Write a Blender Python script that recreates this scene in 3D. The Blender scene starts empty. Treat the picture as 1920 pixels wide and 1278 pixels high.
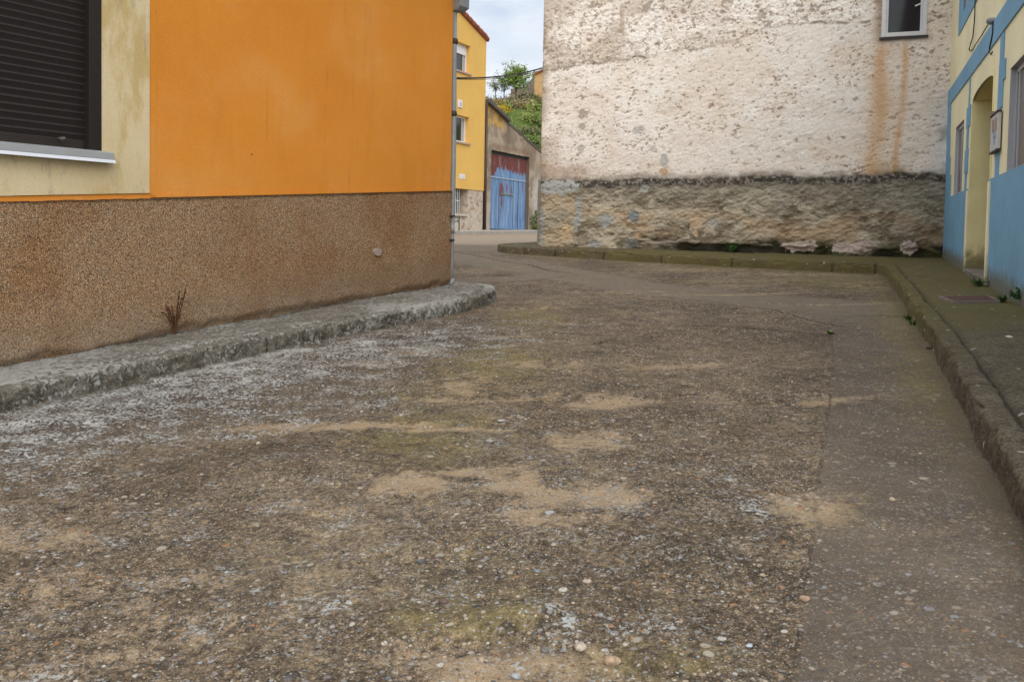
import bpy, math, random
import numpy as np
from mathutils import Matrix, Vector
random.seed(7); RNG=np.random.default_rng(7)
scn=bpy.context.scene; COL=scn.collection

# ------------------------------------------------------------------ camera
F=1700.0; PX,PY=960.0,509.0; PITCH=math.atan(72/F); ROLL=.018
cam_d=bpy.data.cameras.new('camera'); cam=bpy.data.objects.new('camera',cam_d); COL.objects.link(cam)
cam_d.sensor_width=36; cam_d.lens=36*F/1920; cam_d.shift_y=-(639-PY)/1920
cam_d.clip_start=.05; cam_d.clip_end=2000
_c,_s=math.cos(ROLL),math.sin(ROLL); _cp,_sp=math.cos(PITCH),math.sin(PITCH)
cam.matrix_world=Matrix(((_c,-_s,0,0),(_s*_sp,_c*_sp,-_cp,0),(_s*_cp,_c*_cp,_sp,0),(0,0,0,1)))
cam_d.dof.use_dof=True; cam_d.dof.focus_distance=6.0; cam_d.dof.aperture_fstop=10.0
scn.camera=cam
# ------------------------------------------------------------------ world, sun, exposure
SUN_EL=math.radians(40); SUN_AZ=math.radians(176)       # azimuth clockwise from +Y: behind the viewer, a little right
w=bpy.data.worlds.new('World'); scn.world=w; w.use_nodes=True
nt=w.node_tree; nt.nodes.clear()
def WN(t,**k):
    n=nt.nodes.new(t)
    for a,b in k.items(): setattr(n,a,b)
    return n
out=WN('ShaderNodeOutputWorld'); bg=WN('ShaderNodeBackground'); sky=WN('ShaderNodeTexSky',sky_type='NISHITA',sun_disc=False)
sky.sun_elevation=SUN_EL; sky.sun_rotation=SUN_AZ; sky.air_density=1.0; sky.dust_density=1.5
tc=WN('ShaderNodeTexCoord'); mp=WN('ShaderNodeMapping'); mp.inputs['Scale'].default_value=(1,1,2.6); mp.inputs['Location'].default_value=(.35,.2,.1)
nz=WN('ShaderNodeTexNoise'); nz.inputs['Scale'].default_value=5.5; nz.inputs['Detail'].default_value=6; nz.inputs['Roughness'].default_value=.55
rp=WN('ShaderNodeValToRGB'); rp.color_ramp.elements[0].position=.34; rp.color_ramp.elements[0].color=(.62,.62,.62,1); rp.color_ramp.elements[1].position=.62; rp.color_ramp.elements[1].color=(1,1,1,1)
nz2=WN('ShaderNodeTexNoise'); nz2.inputs['Scale'].default_value=9; nz2.inputs['Detail'].default_value=5
rp2=WN('ShaderNodeValToRGB'); rp2.color_ramp.elements[0].position=.36; rp2.color_ramp.elements[0].color=(6.6,7.3,8.5,1); rp2.color_ramp.elements[1].position=.62; rp2.color_ramp.elements[1].color=(8.7,9.0,9.4,1)
mx=WN('ShaderNodeMix',data_type='RGBA')
L=nt.links.new
L(tc.outputs['Generated'],mp.inputs[0]); L(mp.outputs[0],nz.inputs['Vector']); L(mp.outputs[0],nz2.inputs['Vector'])
L(nz.outputs[0],rp.inputs[0]); L(nz2.outputs[0],rp2.inputs[0])
L(rp.outputs[0],mx.inputs[0]); L(sky.outputs[0],mx.inputs[6]); L(rp2.outputs[0],mx.inputs[7])
# an overcast sky is brighter overhead than at the horizon
sx=WN('ShaderNodeSeparateXYZ'); L(tc.outputs['Generated'],sx.inputs[0])
mr=WN('ShaderNodeMapRange'); mr.inputs['From Min'].default_value=.25; mr.inputs['From Max'].default_value=1.0; mr.inputs['To Min'].default_value=.84; mr.inputs['To Max'].default_value=1.7
L(sx.outputs[2],mr.inputs[0]); vm=WN('ShaderNodeVectorMath',operation='SCALE'); L(mx.outputs[2],vm.inputs[0]); L(mr.outputs[0],vm.inputs['Scale'])
L(vm.outputs[0],bg.inputs[0]); bg.inputs[1].default_value=.1; L(bg.outputs[0],out.inputs[0])
sd=bpy.data.lights.new('sun','SUN'); sun=bpy.data.objects.new('sun',sd); COL.objects.link(sun)
sd.energy=1.7; sd.angle=math.radians(60); sd.color=(1,.95,.87)
dirv=Vector((math.sin(SUN_AZ)*math.cos(SUN_EL),math.cos(SUN_AZ)*math.cos(SUN_EL),math.sin(SUN_EL)))
sun.rotation_euler=dirv.to_track_quat('Z','Y').to_euler(); sun.location=(0,-5,20)
scn.view_settings.view_transform='Standard'; scn.view_settings.look='None'; scn.view_settings.exposure=0.45; scn.view_settings.gamma=1

# ------------------------------------------------------------------ measuring helpers
def ray(px,py):
    a=px-PX; b=-(py-PY); a2=a*_c-b*_s; b2=a*_s+b*_c
    return np.array([a2,F*_cp+b2*_sp,-F*_sp+b2*_cp])/F
YK=np.array([-6,1,5.6,9.7,12.6,15,20,34,45,60,120.])
ZK=np.array([-1.30,-1.07,-.85,-.68,-.50,-.345,-.26,-.06,.1,.3,1.2])
SK=np.array([.06,.06,.051,.03,.013,.005,0,0,0,0,0])
def _sm(Y,K): return sum(np.interp(Y+o,YK,K)*.2 for o in (-1.2,-.6,0,.6,1.2))
def gz(X,Y): return _sm(Y,ZK)+_sm(Y,SK)*np.clip(X,-6,8)
def hit(px,py,off=0.):
    d=ray(px,py); lo,hi=.5,80
    for i in range(50):
        m=(lo+hi)/2; Q=d*m/d[1]
        if Q[2]>gz(Q[0],Q[1])+off: lo=m
        else: hi=m
    return d*lo/d[1]
class Wall:
    """vertical wall plane: u along, z up, d out into the street"""
    def __init__(s,P,U,N): s.P=np.array(P,float); s.U=np.array(U,float); s.N=np.array(N,float)
    def pt(s,u,z,d=0.):
        u=np.asarray(u,float); z=np.asarray(z,float); d=np.asarray(d,float); u,z,d=np.broadcast_arrays(u,z,d)
        return np.stack([s.P[0]+u*s.U[0]+d*s.N[0], s.P[1]+u*s.U[1]+d*s.N[1], z],-1)
    def px(s,x,y,d=0.):
        r=ray(x,y); P=s.P+s.N*d; t=(P*s.N).sum()/(r[:2]*s.N).sum(); Q=r*t
        return float(((Q[:2]-P)*s.U).sum()), float(Q[2])
OR=Wall((-.6726,9.71),(.51374,.85795),(.85795,-.51374))
BL=Wall((6.2608,13.18),(.35148,.93620),(-.93620,.35148))
WH=Wall((6.2608,13.18),(-.93437,.35631),(-.35631,-.93437))
YE=Wall((-.9222,37.0),(.43364,.90109),(.90109,-.43364))

# ------------------------------------------------------------------ numpy noise
_T=np.random.default_rng(3).random((512,512))
def vn(x,y,seed=0):
    xi=np.floor(x).astype(int); yi=np.floor(y).astype(int); fx=x-xi; fy=y-yi
    fx=fx*fx*(3-2*fx); fy=fy*fy*(3-2*fy); a=seed*37; b=seed*91
    g=lambda i,j:_T[(xi+i+a)%512,(yi+j+b)%512]
    return (g(0,0)*(1-fx)+g(1,0)*fx)*(1-fy)+(g(0,1)*(1-fx)+g(1,1)*fx)*fy
def fbm(x,y,o=4,seed=0,r=.5):
    s=0;a=1;t=0
    for i in range(o): s=s+a*vn(x*2**i,y*2**i,seed+i*5); t+=a; a*=r
    return s/t
def ss(a,b,x): t=np.clip((x-a)/(b-a),0,1); return t*t*(3-2*t)
def lerp(a,b,t):
    t=np.asarray(t)[...,None]; return np.asarray(a)*(1-t)+np.asarray(b)*t

# ------------------------------------------------------------------ material helpers
class M:
    def __init__(s,name,rough=.85,spec=.3,metal=0.):
        s.m=bpy.data.materials.new(name); s.m.use_nodes=True; s.t=s.m.node_tree; s.b=s.t.nodes['Principled BSDF']
        s.b.inputs['Roughness'].default_value=rough; s.b.inputs['Specular IOR Level'].default_value=spec; s.b.inputs['Metallic'].default_value=metal
        s.geo=None; s.hs=None
    def n(s,t,**k):
        n=s.t.nodes.new(t)
        for a,b in k.items(): setattr(n,a,b)
        return n
    def pin(s,sock,v):
        if isinstance(v,bpy.types.NodeSocket): s.t.links.new(v,sock)
        elif isinstance(v,(tuple,list)) and len(v)==3 and sock.type=='RGBA': sock.default_value=(*v,1)
        else: sock.default_value=v
    def pos(s,scale=(1,1,1),rot=(0,0,0),loc=(0,0,0)):
        if s.geo is None: s.geo=s.n('ShaderNodeTexCoord')
        mp=s.n('ShaderNodeMapping'); mp.inputs['Scale'].default_value=scale; mp.inputs['Rotation'].default_value=rot; mp.inputs['Location'].default_value=loc
        s.t.links.new(s.geo.outputs['Object'],mp.inputs[0]); return mp.outputs[0]
    def noise(s,scale,detail=3,rough=.55,vec=None,dist=0.):
        n=s.n('ShaderNodeTexNoise'); n.inputs['Scale'].default_value=scale; n.inputs['Detail'].default_value=detail; n.inputs['Roughness'].default_value=rough; n.inputs['Distortion'].default_value=dist
        s.t.links.new(vec if vec is not None else s.pos(),n.inputs['Vector']); return n.outputs[0]
    def vor(s,scale,vec=None,feat='F1',rnd=1.):
        n=s.n('ShaderNodeTexVoronoi',feature=feat); n.inputs['Scale'].default_value=scale; n.inputs['Randomness'].default_value=rnd
        s.t.links.new(vec if vec is not None else s.pos(),n.inputs['Vector']); return n
    def mix(s,f,a,b,mode='MIX'):
        n=s.n('ShaderNodeMix',data_type='RGBA',blend_type=mode); s.pin(n.inputs[0],f); s.pin(n.inputs[6],a); s.pin(n.inputs[7],b); return n.outputs[2]
    def math(s,op,a,b=0.,c=0.):
        n=s.n('ShaderNodeMath',operation=op); s.pin(n.inputs[0],a); s.pin(n.inputs[1],b)
        if op in('MULTIPLY_ADD','SMOOTH_MIN'): s.pin(n.inputs[2],c)
        return n.outputs[0]
    def mr(s,v,a,b,c=0.,d=1.):
        n=s.n('ShaderNodeMapRange',interpolation_type='SMOOTHSTEP'); s.pin(n.inputs[0],v)
        for i,x in enumerate((a,b,c,d)): s.pin(n.inputs[i+1],x)
        return n.outputs[0]
    def ramp(s,v,stops,const=False):
        n=s.n('ShaderNodeValToRGB'); s.pin(n.inputs[0],v); e=n.color_ramp.elements
        if const: n.color_ramp.interpolation='CONSTANT'
        while len(e)<len(stops): e.new(.5)
        for i,(p,c) in enumerate(stops): e[i].position=p; e[i].color=(*c,1)
        return n.outputs[0]
    def attr(s,name,out='Color'):
        n=s.n('ShaderNodeAttribute',attribute_name=name); return n.outputs[out]
    def sep(s,v):
        n=s.n('ShaderNodeSeparateXYZ'); s.pin(n.inputs[0],v); return n.outputs
    def col(s,v): s.pin(s.b.inputs['Base Color'],v); return s
    def bump(s,h,strength=.5,dist=.01):
        n=s.n('ShaderNodeBump'); n.inputs['Strength'].default_value=strength; n.inputs['Distance'].default_value=dist; s.pin(n.inputs['Height'],h)
        if s.hs is not None: s.t.links.new(s.hs,n.inputs['Normal'])
        s.hs=n.outputs[0]; s.t.links.new(s.hs,s.b.inputs['Normal']); return s
def simple(name,c,rough=.6,spec=.4,metal=0.,var=.12,sc=12.,bump=0.):
    m=M(name,rough,spec,metal); a=tuple(x*(1-var) for x in c); b=tuple(min(1,x*(1+var)) for x in c)
    n=m.noise(sc,5,.6); m.col(m.ramp(n,[(.3,a),(.7,b)]))
    if bump: m.bump(m.noise(sc*6,4),.5,bump)
    return m.m

# ------------------------------------------------------------------ mesh helpers
def link(name,verts,faces,mat=None,parent=None,smooth=False,cols=None,floats=None):
    me=bpy.data.meshes.new(name); verts=np.asarray(verts,float).reshape(-1,3)
    me.from_pydata(verts.tolist() if len(verts)<5000 else verts, [], faces.tolist() if isinstance(faces,np.ndarray) else faces)
    if smooth: me.polygons.foreach_set('use_smooth',np.ones(len(me.polygons),bool))
    for k,c in (cols or {}).items():
        c=np.asarray(c).reshape(-1,3); a=me.color_attributes.new(k,'FLOAT_COLOR','POINT')
        a.data.foreach_set('color',np.concatenate([c,np.ones((len(c),1))],1).astype(np.float32).ravel())
    for k,c in (floats or {}).items():
        a=me.attributes.new(k,'FLOAT','POINT'); a.data.foreach_set('value',np.asarray(c,np.float32).ravel())
    if mat: me.materials.append(mat)
    me.update(); o=bpy.data.objects.new(name,me); COL.objects.link(o)
    if parent: o.parent=parent
    return o
def grid_faces(nu,nv,keep=None):
    i=np.arange(nu*nv).reshape(nu,nv); q=np.stack([i[:-1,:-1],i[1:,:-1],i[1:,1:],i[:-1,1:]],-1)
    if keep is not None: q=q[keep]
    return q.reshape(-1,4)
class MB:
    """collects shapes and links them as ONE mesh"""
    def __init__(s): s.v=[]; s.f=[]
    def add(s,v,f): o=len(s.v); s.v+= [tuple(map(float,p)) for p in v]; s.f+=[tuple(i+o for i in q) for q in f]; return s
    def hexa(s,p): return s.add(p,[(0,3,2,1),(4,5,6,7),(0,1,5,4),(1,2,6,5),(2,3,7,6),(3,0,4,7)])
    def wbox(s,W,u0,u1,z0,z1,d0,d1):
        return s.hexa([W.pt(u0,z0,d0),W.pt(u1,z0,d0),W.pt(u1,z0,d1),W.pt(u0,z0,d1),W.pt(u0,z1,d0),W.pt(u1,z1,d0),W.pt(u1,z1,d1),W.pt(u0,z1,d1)])
    def wpoly(s,W,pts,d0,d1):      # polygon (u,z) extruded from depth d0 to d1
        n=len(pts); v=[W.pt(u,z,d1) for u,z in pts]+[W.pt(u,z,d0) for u,z in pts]
        return s.add(v,[tuple(range(n)),tuple(range(2*n-1,n-1,-1))]+[(i,i+n,(i+1)%n+n,(i+1)%n) for i in range(n)])
    def tube(s,pts,r,n=8,caps=True):
        pts=[np.array(p,float) for p in pts]; rs=r if isinstance(r,(list,tuple)) else [r]*len(pts); V=[]
        for i,p in enumerate(pts):
            t=pts[min(i+1,len(pts)-1)]-pts[max(i-1,0)]; t/=np.linalg.norm(t)+1e-9
            a=np.cross(t,[0,0,1] if abs(t[2])<.9 else [1,0,0]); a/=np.linalg.norm(a); b=np.cross(t,a)
            V+=[p+rs[i]*(a*math.cos(k*2*math.pi/n)+b*math.sin(k*2*math.pi/n)) for k in range(n)]
        f=[(i*n+k,i*n+(k+1)%n,(i+1)*n+(k+1)%n,(i+1)*n+k) for i in range(len(pts)-1) for k in range(n)]
        if caps: f+=[tuple(range(n-1,-1,-1)),tuple((len(pts)-1)*n+k for k in range(n))]
        return s.add(V,f)
    def build(s,name,mat,parent=None,smooth=False,bevel=0.):
        o=link(name,np.array(s.v),s.f,mat,parent,smooth)
        if bevel:
            b=o.modifiers.new('bevel','BEVEL'); b.width=bevel; b.segments=2; b.limit_method='ANGLE'
        return o
def empty(name,loc=(0,0,0)):
    o=bpy.data.objects.new(name,None); COL.objects.link(o); o.location=loc; return o
def tag(o,label=None,cat=None,group=None,kind=None):
    for k,v in (('label',label),('category',cat),('group',group),('kind',kind)):
        if v: o[k]=v
    return o
def at_parent(root,kids):     # keep world geometry when the root Empty is not at the origin
    for k in kids: k.matrix_parent_inverse=root.matrix_world.inverted()
def thing(name,loc,label,cat,group=None):
    o=empty(name,(0,0,0)); tag(o,label,cat,group); o['_base']=list(map(float,loc)); return o

# ------------------------------------------------------------------ materials
def vcol_mat(name,rough=.95,fine=60.,amp=.18,bump=.004,spec=.15,bsc=90.):
    m=M(name,rough,spec); c=m.attr('col'); n=m.noise(fine,5,.65)
    k=m.ramp(n,[(.3,(1-amp,)*3),(.7,(1+amp*.8,)*3)])
    m.col(m.mix(1.,c,k,'MULTIPLY')); m.bump(m.noise(bsc,5,.65),.8,bump); return m.m
mat_plaster=vcol_mat('weathered lime plaster',.95,70,.20,.006)
mat_far_plaster=vcol_mat('old rendered wall',.95,14,.15,.006,bsc=30)
mat_ylw_wall=simple('yellow render',(.70,.43,.115),.9,.2,var=.05,sc=1.5,bump=.002)
mat_whiteframe=simple('white window frame',(.72,.72,.72),.4,.4,var=.03)
mat_alu=simple('aluminium frame',(.42,.43,.45),.35,.5,.5,var=.05)
mat_brown=simple('dark brown shutter',(.019,.0145,.0135),.5,.35,var=.15,sc=30)
mat_pipe=simple('grey painted pipe',(.25,.27,.28),.5,.4,var=.1,sc=9)
mat_dark=simple('dark metal',(.04,.037,.035),.6,.4)
mat_brownpipe=simple('brown downpipe',(.05,.033,.025),.5,.4)
mat_sill=simple('grey aluminium sill',(.36,.375,.39),.45,.4,.2,var=.06,sc=5)
mat_silllip=simple('sill lip with painted light',(.62,.65,.69),.4,.4,var=.03)  # paler than the sill: the light the lip catches is put into its colour
mat_tile=simple('clay roof tile',(.28,.10,.06),.85,.2,var=.35,sc=6)
mat_roofgrey=simple('grey roof edge',(.11,.095,.085),.9,.2,var=.25,sc=5)
mat_cable=simple('black cable',(.02,.02,.02),.6,.3)
mat_interior=simple('dark interior',(.012,.012,.012),.9,.1)
def glass(name,c=(.02,.022,.025),rough=.06):
    m=M(name,rough,.6); m.col(c); return m.m
mat_glass=glass('window glass')
# blue and cream house paint
def paint(name,c,stain,bump=.0022,d0=.84,d1=1.16):
    m=M(name,.82,.3); n=m.noise(1.4,5,.6); n2=m.noise(9,4,.6,vec=m.pos((1,1,.12)))
    a=tuple(x*.88 for x in c); b=tuple(x*1.08 for x in c)
    k=m.ramp(n,[(.3,a),(.72,b)]); k=m.mix(m.mr(n2,.5,.8,0,.25),k,stain)
    # dirt and algae splashed up from the pavement
    g=m.attr('gr','Fac'); nn=m.noise(9,5,.65)
    f=m.math('MULTIPLY',m.mr(m.math('ADD',g,m.math('MULTIPLY',nn,.55)),d0,d1),.85)
    k=m.mix(f,k,(.13,.11,.045)); m.col(k); m.bump(m.noise(38,5,.6),.7,bump).bump(m.noise(5,3),.5,.012); return m.m
mat_blue=paint('blue house paint',(.18,.36,.50),(.21,.36,.47))
mat_cream=paint('cream house paint',(.84,.77,.50),(.68,.61,.40))
mat_reveal=paint('yellow reveal paint',(.80,.73,.38),(.68,.62,.32),.0022,.66,1.05)

# road
def road_mat():
    m=M('old pebbly concrete',.93,.2); P=m.pos()
    a=m.sep(m.attr('ma'))   # sand, moss, lichen
    b=m.sep(m.attr('mb'))   # smooth crossing, street tan, dirt
    dj=m.attr('dj','Fac'); wob=m.math('MULTIPLY_ADD',m.noise(11,6,.8),.036,-.018)
    djw=m.math('ADD',dj,wob)
    strip=m.mr(djw,-.012,.014)          # right-hand smooth strip
    smooth=m.math('MAXIMUM',m.math('MULTIPLY',strip,.80),m.mr(m.math('ADD',b[0],m.math('MULTIPLY',m.noise(11,4,.7),.4)),.6,.75))
    n1=m.noise(1.1,6,.62); n2=m.noise(6.5,6,.68); n3=m.noise(48,4,.7); n4=m.noise(170,3,.7)
    c=m.ramp(n1,[(.32,(.082,.063,.044)),(.5,(.126,.098,.069)),(.68,(.178,.141,.101))])
    c=m.mix(.75,c,m.ramp(n2,[(.3,(.50,.49,.47)),(.5,(.95,.95,.95)),(.7,(1.45,1.42,1.36))]),'MULTIPLY')
    c=m.mix(.95,c,m.ramp(n3,[(.35,(.40,.39,.38)),(.5,(.92,.92,.92)),(.65,(1.6,1.57,1.50))]),'MULTIPLY')
    c=m.mix(.9,c,m.ramp(n4,[(.38,(.35,.35,.35)),(.62,(1.75,1.72,1.65))]),'MULTIPLY')
    nS=m.noise(17,6,.72)
    c=m.mix(.8,c,m.ramp(nS,[(.34,(.55,.54,.53)),(.66,(1.45,1.42,1.36))]),'MULTIPLY')
    cs=m.ramp(m.noise(2.2,6,.65),[(.3,(.088,.070,.053)),(.7,(.140,.114,.086))])
    cs=m.mix(.7,cs,m.ramp(m.noise(120,4,.75),[(.32,(.55,.55,.55)),(.68,(1.45,1.45,1.45))]),'MULTIPLY')
    c=m.mix(smooth,c,m.mix(b[0],cs,m.mix(n2,(.118,.092,.064),(.190,.154,.112))))
    # moss / algae
    mossf=m.mr(m.math('ADD',a[1],m.math('ADD',m.math('MULTIPLY_ADD',n2,1.3,-.65),m.math('MULTIPLY_ADD',nS,1.2,-.6))),.20,1.0,0,.70)
    c=m.mix(mossf,c,m.mix(n3,(.08,.07,.02),(.25,.20,.065)))
    # sand
    sandf=m.mr(m.math('ADD',a[0],m.math('ADD',m.math('MULTIPLY_ADD',n2,1.7,-.85),m.math('ADD',m.math('MULTIPLY_ADD',nS,1.1,-.55),m.math('MULTIPLY_ADD',n3,.9,-.45)))),.22,.95,0,.80)
    cz=m.mix(.8,m.mix(n2,(.32,.23,.140),(.42,.315,.20)),m.ramp(n4,[(.3,(.62,.6,.58)),(.7,(1.3,1.3,1.28))]),'MULTIPLY')
    c=m.mix(sandf,c,cz)
    # far street, tan
    c=m.mix(b[1],c,m.mix(n2,(.24,.185,.13),(.30,.235,.17)))
    # embedded pebbles, three sizes
    tints=[(.0,(.07,.06,.055)),(.14,(.30,.22,.14)),(.30,(.42,.34,.25)),(.44,(.25,.23,.22)),(.58,(.38,.33,.26)),(.70,(.36,.19,.09)),(.78,(.52,.48,.41)),(.86,(.13,.12,.12)),(.93,(.34,.36,.38))]
    H=[]
    smooth_p=m.math('MAXIMUM',smooth,m.mr(m.noise(.9,4,.6,vec=m.pos(loc=(2,3,0))),.46,.60,0,.75))
    for sc,thr,keep,st in ((24.,.32,.86,(2.,11)),(40.,.36,.70,(9.,2)),(72.,.40,.52,(5.,3)),(140.,.42,.42,(1.,7))):
        v=m.vor(sc,m.pos((1,1,.8),loc=(st[0],st[1],0))); rc=m.sep(v.outputs['Color'])
        size=m.math('MULTIPLY',rc[1],thr)
        edge=m.math('ADD',v.outputs['Distance'],m.math('MULTIPLY_ADD',n4,.25,-.125))
        disc=m.mr(m.math('SUBTRACT',edge,m.math('MULTIPLY_ADD',rc[1],thr,.08)),-.06,.04,1,0)
        on=m.mr(m.math('ADD',rc[2],m.math('MULTIPLY_ADD',n2,.5,-.25)),keep-.02,keep+.02)
        f=m.math('MULTIPLY',disc,on); f=m.math('MULTIPLY',f,m.math('MULTIPLY_ADD',smooth_p,-.60,1.))
        c=m.mix(m.math('MULTIPLY',f,.88),c,m.ramp(rc[0],tints,True)); H.append(m.math('MULTIPLY',f,20./sc))
    # grey-white lichen flecks
    lv=m.noise(52,5,.74,dist=.4); lb=m.noise(5,5,.65)
    c=m.mix(m.mr(a[2],.2,.8,0,.55),c,(.05,.042,.036))
    lf=m.mr(m.math('ADD',lv,m.math('ADD',m.math('MULTIPLY',a[2],.124),m.math('MULTIPLY_ADD',lb,.40,-.20))),.608,.625)
    lf=m.math('MULTIPLY',lf,m.math('MULTIPLY_ADD',strip,-.7,1.)); lf=m.math('MULTIPLY',lf,m.mr(m.math('ADD',a[2],m.math('MULTIPLY_ADD',lb,.8,-.4)),.12,.40)); c=m.mix(m.math('MULTIPLY',lf,.85),c,m.mix(n4,(.34,.345,.335),(.58,.585,.55)))
    # pale round lichens
    v=m.vor(7.5,m.pos(loc=(3,1,0))); rc=m.sep(v.outputs['Color'])
    bl=m.math('MULTIPLY',m.mr(m.math('ADD',v.outputs['Distance'],m.math('MULTIPLY_ADD',n3,.10,-.05)),.10,.16,1,0),m.mr(rc[0],.80,.82))
    c=m.mix(m.math('MULTIPLY',bl,.75),c,(.40,.36,.28))
    # joint and cracks
    jn=m.mr(m.math('ABSOLUTE',djw),.001,.009,1,0); jn=m.math('MULTIPLY',jn,m.mr(m.noise(7,5,.75),.46,.60))
    c=m.mix(m.math('MULTIPLY',jn,.45),c,(.07,.058,.04))
    ck=None
    for k,wd in (('c1',.055),('c2',.045),('c3',.014),('c4',.014)):
        d=m.math('ADD',m.math('ABSOLUTE',m.math('ADD',m.attr(k,'Fac'),m.math('MULTIPLY',wob,.7))),m.math('MULTIPLY',m.noise(5,3),wd*.8))
        q=m.mr(d,wd*.3,wd*1.3,1,0); ck=q if ck is None else m.math('MAXIMUM',ck,q)
    c=m.mix(m.math('MULTIPLY',ck,.88),c,(.035,.028,.022))
    c=m.mix(m.math('MULTIPLY',b[2],.75),c,m.mix(n3,(.055,.045,.028),(.13,.10,.06)))
    m.col(c)
    h=m.math('ADD',m.math('ADD',H[0],H[1]),m.math('ADD',H[2],H[3]))
    hh=m.math('ADD',m.math('MULTIPLY',h,.9),m.math('ADD',m.math('MULTIPLY',n3,.8),m.math('MULTIPLY',n4,.35)))
    hh=m.math('SUBTRACT',hh,m.math('MULTIPLY',m.math('MAXIMUM',ck,m.math('MULTIPLY',jn,.4)),2.))
    hh=m.math('ADD',hh,m.math('MULTIPLY',lf,.2))
    m.bump(hh,1.,.011); return m.m
mat_road=road_mat()

def concrete_mat(name,white,green,b0=(.095,.078,.058),b1=(.205,.172,.128)):
    m=M(name,.93,.2); a=m.sep(m.attr('ma'))  # r lichen, g moss, b dark
    n2=m.noise(5,6,.65); n3=m.noise(46,5,.72); n4=m.noise(150,3,.7)
    c=m.ramp(n2,[(.28,b0),(.72,b1)])
    c=m.mix(.95,c,m.ramp(n3,[(.33,(.4,.4,.4)),(.67,(1.6,1.56,1.48))]),'MULTIPLY'); c=m.mix(.8,c,m.ramp(n4,[(.36,(.5,.5,.5)),(.64,(1.5,1.5,1.45))]),'MULTIPLY')
    c=m.mix(m.mr(m.math('ADD',a[1],m.math('MULTIPLY_ADD',n2,.9,-.45)),.2,.9,0,.85),c,m.mix(n3,(.07,.062,.018),green))
    c=m.mix(m.math('MULTIPLY',a[2],.85),c,(.04,.034,.024))
    lv=m.noise(24,7,.8,dist=.7)
    lf=m.mr(m.math('ADD',lv,m.math('MULTIPLY_ADD',a[0],.42,-.21)),.545,.60)
    c=m.mix(m.math('MULTIPLY',lf,.82),c,m.mix(n3,tuple(x*.5 for x in white),white))
    v=m.vor(11,m.pos(loc=(5,2,0))); rc=m.sep(v.outputs['Color'])
    bl=m.math('MULTIPLY',m.mr(m.math('ADD',v.outputs['Distance'],m.math('MULTIPLY_ADD',n3,.2,-.1)),.13,.19,1,0),m.mr(rc[0],.80,.82))
    c=m.mix(m.math('MULTIPLY',bl,.75),c,(.44,.42,.36))
    m.col(c); m.bump(m.math('ADD',n3,m.math('ADD',m.math('MULTIPLY',n4,.4),m.math('MULTIPLY',lf,.3))),1.,.016); return m.m
mat_paveL=concrete_mat('lichened grey concrete',(.52,.515,.475),(.18,.15,.07),(.12,.108,.090),(.25,.23,.198))
mat_paveR=concrete_mat('mossy concrete',(.36,.34,.28),(.19,.155,.055),(.080,.065,.045),(.160,.132,.095))

# ------------------------------------------------------------------ ROAD
def seg_sd(X,Y,pts):
    """signed distance to a polyline (sign from side), grows past its ends"""
    best=np.full(X.shape,1e9); sg=np.ones(X.shape)
    for (x0,y0),(x1,y1) in zip(pts[:-1],pts[1:]):
        dx,dy=x1-x0,y1-y0; L2=dx*dx+dy*dy; t=np.clip(((X-x0)*dx+(Y-y0)*dy)/L2,0,1)
        ex=X-x0-t*dx; ey=Y-y0-t*dy; d=np.hypot(ex,ey); s=np.sign(ex*dy-ey*dx)
        m=d<best; best=np.where(m,d,best); sg=np.where(m,s,sg)
    return best*sg
def blob(X,Y,cx,cy,rx,ry,rot=0):
    c,s=math.cos(rot),math.sin(rot); x=(X-cx)*c+(Y-cy)*s; y=-(X-cx)*s+(Y-cy)*c
    return np.exp(-((x/rx)**2+(y/ry)**2)**1.3*.9)
NY,NX=820,560
yy=1.0*np.exp(np.linspace(0,math.log(46/1.0),NY)); tt=np.linspace(-1.05,1.05,NX)
Yg,Tg=np.meshgrid(yy,tt,indexing='ij'); Xg=Tg*(Yg+2.2)
ZG=gz(Xg,Yg)
sand=np.zeros_like(Xg)
for cx,cy,rx,ry,a in [(-.36,3.50,.17,.11,1),(-.15,3.60,.14,.06,1),(.02,3.46,.10,.14,1),(.13,3.27,.13,.10,.95),(.34,3.25,.14,.13,1),(.18,3.02,.15,.06,.8),(.05,3.12,.10,.05,.7),
    (-1.15,4.43,.30,.055,1),(-.75,4.36,.34,.06,1),(-.30,4.28,.25,.04,.8),(1.02,3.05,.15,.17,.75),(-.68,6.47,.22,.16,.9),(-.93,6.05,.14,.12,.9),(-.08,6.95,.22,.12,.75),
    (.52,4.72,.22,.10,1),(.36,4.02,.15,.17,.85),(.97,5.60,.28,.07,.95),(-.27,5.2,.18,.35,.7),(.15,5.8,.3,.14,.6),(.02,2.08,.22,.10,.9),(-.2,2.2,.15,.08,.6),(-1.6,3.03,.3,.12,.6),(-1.2,2.6,.5,.12,.45),
    (.0,4.9,.6,.10,.55),(.6,7.6,.5,.1,.55),(.3,8.7,.6,.12,.5),(2.3,9.6,.9,.07,.75),(1.2,9.9,.6,.12,.5),(3.2,8.5,.5,.07,.55),(-.3,12.6,.6,.3,.4),(1.6,4.6,.5,.08,.5),(3.7,12.0,.9,.35,.6),(4.3,10.4,.7,.5,.45),(2.6,12.6,.8,.25,.5),(2.9,10.9,.8,.5,.4),(1.9,12.3,.6,.3,.35),(-.9,2.3,.3,.15,.4)]:
    sand=np.maximum(sand,a*blob(Xg,Yg,cx,cy,rx*1.25,ry*1.3))
moss=np.zeros_like(Xg)
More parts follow.
